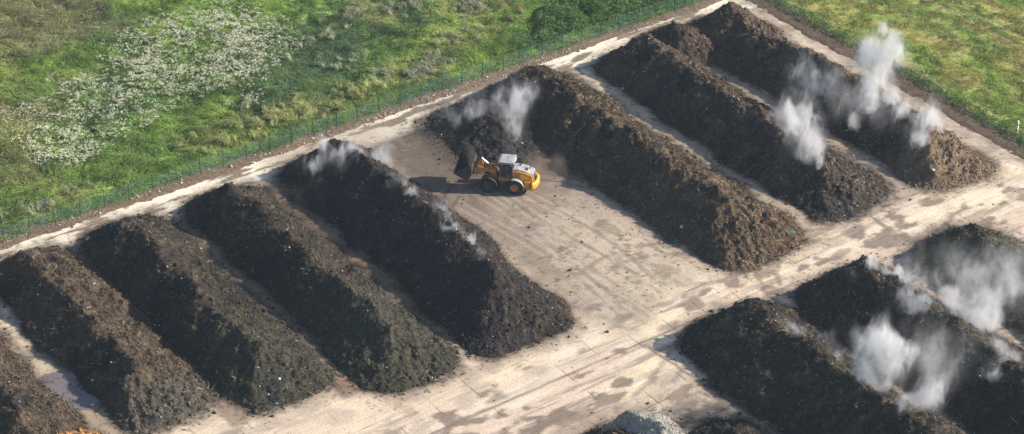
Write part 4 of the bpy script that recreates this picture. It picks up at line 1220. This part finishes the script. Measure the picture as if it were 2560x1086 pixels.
# ---------------------------------------------------------------- steam
def plume(label, blobs, dens, name='steam_plume', col=(.96, .97, 1.), nscale=.7, cut=.27, soft=.34, contrast=3.2, grow=1.0, seed=0, tendrils=0, cat='steam', stretch=(1, 1, .5)):
    B = np.array(blobs, float); B[:, 3] *= grow * 1.6
    B = np.concatenate([B, np.ones((len(B), 1))], 1)
    rr = np.random.default_rng(900 + seed); extra = []
    n0 = len(B)
    for i in range(0, n0, 2):           # faint veil round the cores
        b = B[i]; a = rr.uniform(0, 6.28)
        extra.append([b[0] + .6 * b[3] * math.cos(a), b[1] + .6 * b[3] * math.sin(a), b[2] + b[3] * rr.uniform(.1, .7), b[3] * 1.55, .42])
    if tendrils:
        lo = B[np.argsort(B[:, 2])[:3]]
        for i in range(tendrils):       # thin threads leaking from the crest into the cloud
            b = lo[i % len(lo)]; x = b[0] + rr.uniform(-1.3, 1.3); y = b[1] + rr.uniform(-.5, .5)
            z = float(heaps_z(np.array([x]), np.array([y]))[0])
            if z < .5: continue
            for k in range(3):
                f_ = k / 3.
                extra.append([x + (b[0] - x) * f_, y + (b[1] - y) * f_, z + .1 + (max(b[2], z + .8) - z) * f_, .42 + .25 * k, .95])
    B = np.concatenate([B, np.array(extra)], 0)
    cen = B[:, :3].mean(0); C = B[:, :3] - cen; Rr = B[:, 3]; Wt = B[:, 4]
    bm = bmesh.new()
    for c, r in zip(C, Rr):
        res = bmesh.ops.create_icosphere(bm, subdivisions=2, radius=r * 2.1)
        bmesh.ops.translate(bm, vec=c, verts=res['verts'])
    me = bpy.data.meshes.new(name); bm.to_mesh(me); bm.free()
    o = bpy.data.objects.new(name, me); o.location = cen; link(o)
    rm = o.modifiers.new('remesh', 'REMESH'); rm.mode = 'VOXEL'; rm.voxel_size = .30
    m = bpy.data.materials.new('steam_vapour'); m.use_nodes = True
    nt = m.node_tree; nt.nodes.remove(nt.nodes['Principled BSDF'])
    out = nt.nodes['Material Output']
    tc = N(nt, 'ShaderNodeTexCoord'); P = tc.outputs['Object']
    mp = N(nt, 'ShaderNodeMapping'); mp.inputs['Scale'].default_value = stretch
    mp.inputs['Location'].default_value = (seed * 3.7, seed * 1.9, seed * 2.3)
    nt.links.new(P, mp.inputs[0])
    wn = noise(nt, mp.outputs[0], nscale * .7, 2, .5)
    w0 = N(nt, 'ShaderNodeVectorMath', operation='SUBTRACT'); w0.inputs[1].default_value = (.5, .5, .5)
    nt.links.new(wn.outputs['Color'], w0.inputs[0])
    w1 = N(nt, 'ShaderNodeVectorMath', operation='SCALE'); w1.inputs['Scale'].default_value = 2.6
    nt.links.new(w0.outputs[0], w1.inputs[0])
    W = N(nt, 'ShaderNodeVectorMath', operation='ADD'); nt.links.new(P, W.inputs[0]); nt.links.new(w1.outputs[0], W.inputs[1])
    tot = None
    for c, r, wt in zip(C, Rr, Wt):
        d = N(nt, 'ShaderNodeVectorMath', operation='DISTANCE'); d.inputs[1].default_value = tuple(c)
        nt.links.new(W.outputs[0], d.inputs[0])
        q = N(nt, 'ShaderNodeMapRange', interpolation_type='SMOOTHSTEP')
        q.inputs['From Min'].default_value = r * 2.0; q.inputs['From Max'].default_value = 0.; q.inputs['To Max'].default_value = wt
        nt.links.new(d.outputs['Value'], q.inputs['Value'])
        tot = q.outputs[0] if tot is None else mmath(nt, 'ADD', tot, q.outputs[0])
    tot = mmath(nt, 'MINIMUM', tot, 2.4)
    mp2 = N(nt, 'ShaderNodeVectorMath', operation='MULTIPLY_ADD')
    fn_in = N(nt, 'ShaderNodeVectorMath', operation='ADD'); nt.links.new(mp.outputs[0], fn_in.inputs[0]); nt.links.new(w1.outputs[0], fn_in.inputs[1])
    # slow billows times fine torn threads
    n1 = noise(nt, fn_in.outputs[0], nscale * .75, 3, .5)
    n2 = noise(nt, fn_in.outputs[0], nscale * 2.6, 4, .62)
    def ss(v, a, b_):
        q_ = N(nt, 'ShaderNodeMapRange', interpolation_type='SMOOTHSTEP')
        q_.inputs['From Min'].default_value = a; q_.inputs['From Max'].default_value = b_
        nt.links.new(v, q_.inputs['Value']); return q_.outputs[0]
    core = mmath(nt, 'MULTIPLY', mmath(nt, 'SUBTRACT', tot, .9), .07)
    a_ = ss(mmath(nt, 'ADD', n1.outputs['Fac'], core), .48, .68)
    b_ = mmath(nt, 'ADD', ss(mmath(nt, 'ADD', n2.outputs['Fac'], core), .40, .68), .10)
    dn = mmath(nt, 'MULTIPLY', mmath(nt, 'MULTIPLY', a_, b_), mmath(nt, 'MULTIPLY', mmath(nt, 'POWER', tot, 2.), dens * .125))
    vol = N(nt, 'ShaderNodeVolumePrincipled')
    vol.inputs['Color'].default_value = (*col, 1); vol.inputs['Anisotropy'].default_value = .15
    nt.links.new(dn, vol.inputs['Density'])
    nt.links.new(vol.outputs[0], out.inputs['Volume'])
    nt.nodes.remove(mp2)
    me.materials.append(m)
    tag(o, label, cat, kind='stuff')
    return o

PL = {
'd_head':[(-16.0, -13.4, 3.9, 0.81), (-16.1, -11.0, 3.9, 1.06), (-14.3, -9.5, 3.9, 0.97), (-12.4, -8.5, 3.9, 0.73), (-13.6, -11.1, 3.9, 0.89)],
'd_lit':[(-13.7, -8.0, 3.4, 0.98), (-13.0, -7.0, 2.6, 0.81), (-11.0, -6.9, 2.5, 0.57), (-9.4, -6.7, 2.5, 0.32)],
'd_crest':[(0.5, -12.1, 7.2, 0.46), (1.4, -10.8, 6.2, 0.61), (2.3, -9.6, 4.9, 0.69), (3.5, -8.6, 4.0, 0.54), (5.8, -8.1, 4.0, 0.38)],
'd_crest2':[(11.8, -10.2, 5.7, 0.59), (12.6, -9.2, 4.3, 0.45), (14.8, -9.6, 4.0, 0.3)],
'load':[(-8.6, 7.1, 2.6, 0.58), (-11.0, 8.0, 2.6, 1.0), (-13.5, 8.8, 2.6, 1.18), (-15.7, 9.6, 2.8, 1.02), (-14.7, 11.0, 4.2, 1.27), (-14.1, 11.6, 2.6, 1.02)],
'load_arm':[(-15.3, 7.5, 2.2, 0.85), (-16.2, 6.3, 2.4, 1.02), (-17.1, 4.9, 2.2, 1.1), (-16.8, 3.2, 2.2, 0.93)],
'f':[(14.0, 27.9, 3.8, 0.4), (12.3, 27.5, 3.8, 0.41), (12.2, 29.2, 4.1, 0.73), (11.4, 28.1, 5.8, 1.13), (10.8, 27.2, 7.4, 1.29), (10.4, 26.6, 9.0, 1.21), (11.8, 28.7, 7.2, 0.89)],
'f_veil':[(-0.5, 35.2, 7.9, 0.76), (0.4, 36.6, 6.0, 1.11), (1.8, 38.6, 4.3, 1.28), (3.1, 40.3, 4.0, 1.2), (2.3, 36.5, 3.5, 0.94)],
'g':[(9.1, 38.3, 3.6, 0.5), (7.7, 40.7, 3.6, 0.93), (6.6, 42.8, 4.1, 1.45), (5.9, 41.8, 6.0, 1.44), (5.9, 41.9, 8.0, 1.18), (6.7, 43.0, 9.4, 1.43), (7.1, 43.5, 10.6, 0.92), (6.3, 42.4, 11.6, 0.75), (7.6, 44.2, 8.2, 1.1), (10.4, 42.4, 3.6, 0.67)],
'g2':[(13.6, 40.0, 5.5, 0.74), (14.3, 41.1, 4.9, 0.91), (15.1, 42.1, 4.7, 0.99), (15.6, 42.5, 3.6, 0.66), (16.6, 39.6, 3.6, 0.58), (18.3, 37.9, 3.6, 0.33), (13.9, 40.4, 4.2, 0.75)],
'h':[(44.1, 5.6, 4.2, 0.69), (44.4, 6.1, 5.8, 1.03), (44.9, 6.8, 7.2, 1.3), (45.6, 7.7, 8.1, 1.1), (46.2, 8.6, 6.2, 1.03), (45.5, 7.6, 4.5, 0.9), (44.5, 6.1, 8.5, 0.82)],
'h3':[(49.5, 5.5, 4.9, 0.54), (50.2, 6.4, 5.5, 0.81), (50.8, 7.3, 6.1, 0.81), (51.1, 7.8, 7.2, 0.67)],
'h_head':[(35.2, 5.9, 4.7, 0.64), (35.9, 6.9, 3.7, 0.79), (37.2, 7.8, 3.2, 0.71), (38.9, 7.4, 3.2, 0.5)],
'i':[(31.7, 17.1, 4.5, 0.59), (32.5, 18.4, 4.2, 0.45), (33.7, 19.6, 3.6, 0.6), (35.2, 19.9, 3.6, 0.67)],
'i2':[(36.7, 17.2, 4.3, 0.8), (37.7, 17.5, 3.6, 0.88), (39.0, 18.3, 3.6, 0.66)],
'ij':[(35.8, 22.0, 3.0, 0.89), (37.4, 23.1, 2.5, 1.04), (40.3, 22.8, 2.5, 1.18), (41.8, 23.3, 2.5, 1.24), (40.9, 26.3, 2.5, 1.18), (40.4, 28.4, 3.7, 1.11), (41.9, 20.6, 2.5, 0.8), (43.6, 22.5, 2.5, 0.73)],
'i3':[(46.6, 18.5, 4.6, 0.57), (47.7, 19.1, 3.5, 0.64), (49.0, 18.8, 3.5, 0.49), (49.2, 16.6, 3.5, 0.84), (48.2, 20.7, 3.7, 0.64)],
'ij0':[(32.1, 22.7, 2.2, 0.68), (32.4, 24.4, 2.2, 0.91), (34.3, 24.6, 2.2, 0.75), (34.0, 26.5, 2.2, 0.83)],
'dust':[(-4.2, 5.7, 2.6, 1.06), (-3.4, 6.9, 1.6, 1.23), (-2.6, 7.9, 1.2, 0.9), (-4.8, 4.9, 3.3, 0.81)],
'dust2':[(-13.9, 1.7, 1.2, 1.0), (-11.4, 3.0, 1.2, 0.83), (-15.3, -0.4, 1.2, 0.92)],
'dust3':[(-17.2, -17.1, 0.9, 1.05), (-14.7, -16.3, 0.9, 0.97), (-12.5, -15.7, 0.9, 0.8), (-18.3, -17.4, 1.9, 0.81)],
}
PL['d_crest'] = [(-4.5, -9.0, 4.2, .45), (-2.4, -9.1, 4.3, .6), (-.2, -9.2, 4.4, .65), (2.2, -9.4, 4.3, .55), (4.6, -9.6, 4.2, .4)]
PL['d_crest2'] = [(9.4, -9.8, 4.3, .55), (12.0, -9.6, 4.2, .45), (14.2, -9.4, 3.6, .3)]
PL['g'] = [(9.1, 38.3, 3.6, .45), (7.9, 40.4, 3.6, .8), (7.2, 41.8, 3.9, 1.1), (6.8, 42.4, 4.8, 1.15), (6.5, 42.4, 5.8, 1.0), (6.3, 42.2, 6.8, .95), (6.2, 42.2, 7.8, .85), (6.5, 42.7, 8.7, .9), (6.9, 43.2, 9.6, .95), (7.1, 43.5, 10.6, .7), (6.6, 42.9, 11.4, .55), (7.9, 44.4, 7.9, .8), (10.4, 42.4, 3.8, .6), (8.9, 42.6, 4.4, .7)]
PL['d_crest'] = [(u_, -9.6 + .3 * math.sin(u_), 4.45 + .15 * math.sin(2 * u_), .50 + .14 * math.sin(1.7 * u_)) for u_ in (-6.5, -5.2, -3.9, -2.6, -1.3, 0, 1.3, 2.6, 3.9, 5.2, 6.5, 7.8)]
PL['h_head'] += [(40.4, 6.6, 3.9, .5), (41.8, 6.2, 4.1, .55)]
PL['i'] += [(36.8, 19.2, 4.3, .6), (38.6, 19.0, 4.4, .55), (40.6, 18.9, 4.4, .6), (42.6, 18.8, 4.5, .5)]
plume('thin bluish steam hanging over the head of the tall black windrow left of the loader', PL['d_head'], 1.6, tendrils=2, seed=1)
plume('pale steam rolling down the sunny flank of the tall black windrow near its head', PL['d_lit'], 2.0, seed=2)
plume('thin wisps of steam along the middle of the tall black windrow crest', PL['d_crest'], 4.2, seed=3, nscale=1.2)
plume('small steam wisp near the low end of the tall black windrow crest', PL['d_crest2'], 4.0, seed=4, nscale=1.2)
plume('white steam column rising behind the wheel loader cab', PL['load'], 1.12, tendrils=2, seed=5)
plume('grey steam arm drifting left over the low black mound behind the loader', PL['load_arm'], 0.68, seed=6)
PL['veil'] = [(37.5, 20.5, 6.2, 1.7), (40.5, 22.5, 6.8, 1.9), (43.5, 20.5, 7.4, 1.9), (43.0, 25.5, 7.6, 1.9), (46.5, 22.0, 8.0, 1.8), (40.0, 27.0, 7.0, 1.6)]
PL['veil2'] = [(43.5, 10.5, 5.2, 1.6), (46.0, 12.0, 5.6, 1.8), (48.5, 12.5, 5.6, 1.7), (49.5, 9.0, 6.8, 1.5)]
PL['veil3'] = [(6.5, 37.0, 5.0, 1.5), (9.5, 38.0, 5.2, 1.6), (12.5, 38.5, 5.0, 1.4), (2.5, 38.5, 6.8, 1.5)]
plume('broad faint steam veil over the two right rows of the near block', PL['veil'], .30, seed=31, nscale=.5)
plume('faint grey steam veil behind the biggest near steam cloud', PL['veil2'], .24, seed=32, nscale=.5)
plume('faint steam veil drifting over the alley below the tallest column', PL['veil3'], .30, seed=33, nscale=.5)
plume('bright steam column on the crest of the reddish-headed windrow', PL['f'], 1.4, tendrils=4, seed=7)
plume('grey steam veil drifting left from the tallest column', PL['f_veil'], 0.83, seed=8)
plume('tallest white steam column, above the fence-side windrow at upper right', PL['g'], 1.55, tendrils=5, seed=9, grow=1.05)
plume('white steam above the shaggy near end of the fence-side windrow', PL['g2'], 1.50, tendrils=4, seed=10)
plume('big white steam cloud on the leftmost windrow of the near block', PL['h'], 1.45, tendrils=4, seed=11)
plume('small steam puff low on the crest at the bottom right of the photo', PL['h3'], 1.2, tendrils=2, seed=12)
plume('thin steam trailing along the head of the leftmost near windrow', PL['h_head'], 1.6, seed=13)
plume('steam wisps over the head of the middle near windrow', PL['i'], 1.9, tendrils=3, seed=14, nscale=1.1)
plume('steam puff on the shaded flank of the middle near windrow', PL['i2'], 1.05, tendrils=2, seed=15)
plume('broad white steam bank between the middle and right near windrows', PL['ij'], 1.27, tendrils=3, seed=16)
plume('steam streak by the right edge of the photo on the middle near windrow', PL['i3'], 1.20, tendrils=3, seed=17)
plume('faint steam in front of the head of the right near windrow', PL['ij0'], 0.60, seed=18)
plume('thin brown dust hanging behind the wheel loader engine', PL['dust'], .22, name='dust_cloud', col=(.72, .62, .52), seed=19, cat='dust', contrast=.8)
plume('thin dust above the dark ground left of the loader bucket', PL['dust2'], .16, name='dust_cloud', col=(.72, .65, .6), seed=20, cat='dust', contrast=.8)
plume('thin haze of dust at the head of the alley left of the tall black windrow', PL['dust3'], .16, name='dust_cloud', col=(.75, .68, .62), seed=21, cat='dust', contrast=.8)


# ---------------------------------------------------------------- air
hz = bobj('haze', lambda bm: (box(bm, (0, 0, 63), (4200, 4200, 130)),), M_white)
hz.data.materials.clear()
hm = bpy.data.materials.new('hazy_air'); hm.use_nodes = True
hm.node_tree.nodes.remove(hm.node_tree.nodes['Principled BSDF'])
hv = hm.node_tree.nodes.new('ShaderNodeVolumePrincipled')
hv.inputs['Color'].default_value = (.60, .74, 1., 1); hv.inputs['Density'].default_value = .00013; hv.inputs['Anisotropy'].default_value = .1
hm.node_tree.links.new(hv.outputs[0], hm.node_tree.nodes['Material Output'].inputs['Volume'])
hz.data.materials.append(hm)
tag(hz, 'thin pale haze in the air over the whole yard', 'haze', kind='stuff')

# ---------------------------------------------------------------- light
SUN_EL, SUN_AZ = 29.0, 34.0       # azimuth measured clockwise from +Y (the yard's far side)
w = bpy.data.worlds.new('World'); scene.world = w; w.use_nodes = True
nt = w.node_tree; bg = nt.nodes['Background']
sky = nt.nodes.new('ShaderNodeTexSky'); sky.sky_type = 'NISHITA'; sky.sun_disc = False
sky.sun_elevation = R(SUN_EL); sky.sun_rotation = R(SUN_AZ); sky.altitude = 100
sky.dust_density = 1.2
nt.links.new(sky.outputs[0], bg.inputs['Color']); bg.inputs['Strength'].default_value = .095
sd = bpy.data.lights.new('sun', 'SUN'); sd.energy = 5.0; sd.angle = R(.6); sd.color = (1., .90, .78)
so = bpy.data.objects.new('sun', sd); link(so)
dv = Vector((math.sin(R(SUN_AZ)) * math.cos(R(SUN_EL)), math.cos(R(SUN_AZ)) * math.cos(R(SUN_EL)), math.sin(R(SUN_EL))))
so.rotation_euler = dv.to_track_quat('Z', 'Y').to_euler(); so.location = dv * 200

# ---------------------------------------------------------------- camera
cd = bpy.data.cameras.new('camera'); cam = bpy.data.objects.new('camera', cd); link(cam)
cd.sensor_fit = 'HORIZONTAL'; cd.sensor_width = 36; cd.lens = 5522 / 2560 * 36
cd.clip_start = 1; cd.clip_end = 6000
az = R(54.6); tilt = R(32.7); H = 119.3; D = 185.829
cam.location = (D * math.sin(az), -D * math.cos(az), H)
fw = Vector((-math.sin(az) * math.cos(tilt), math.cos(az) * math.cos(tilt), -math.sin(tilt)))
cam.rotation_euler = fw.to_track_quat('-Z', 'Y').to_euler()
scene.camera = cam
scene.render.resolution_x = 1024; scene.render.resolution_y = 434

vs = scene.view_settings
scene.display_settings.display_device = 'sRGB'
vs.view_transform = 'Standard'; vs.look = 'None'; vs.gamma = 1; vs.exposure = .68
scene.render.engine = 'CYCLES'
cy = scene.cycles
cy.max_bounces = 6; cy.diffuse_bounces = 3; cy.volume_bounces = 2; cy.transparent_max_bounces = 12
cy.volume_step_rate = .8; cy.volume_max_steps = 96
cy.use_denoising = True
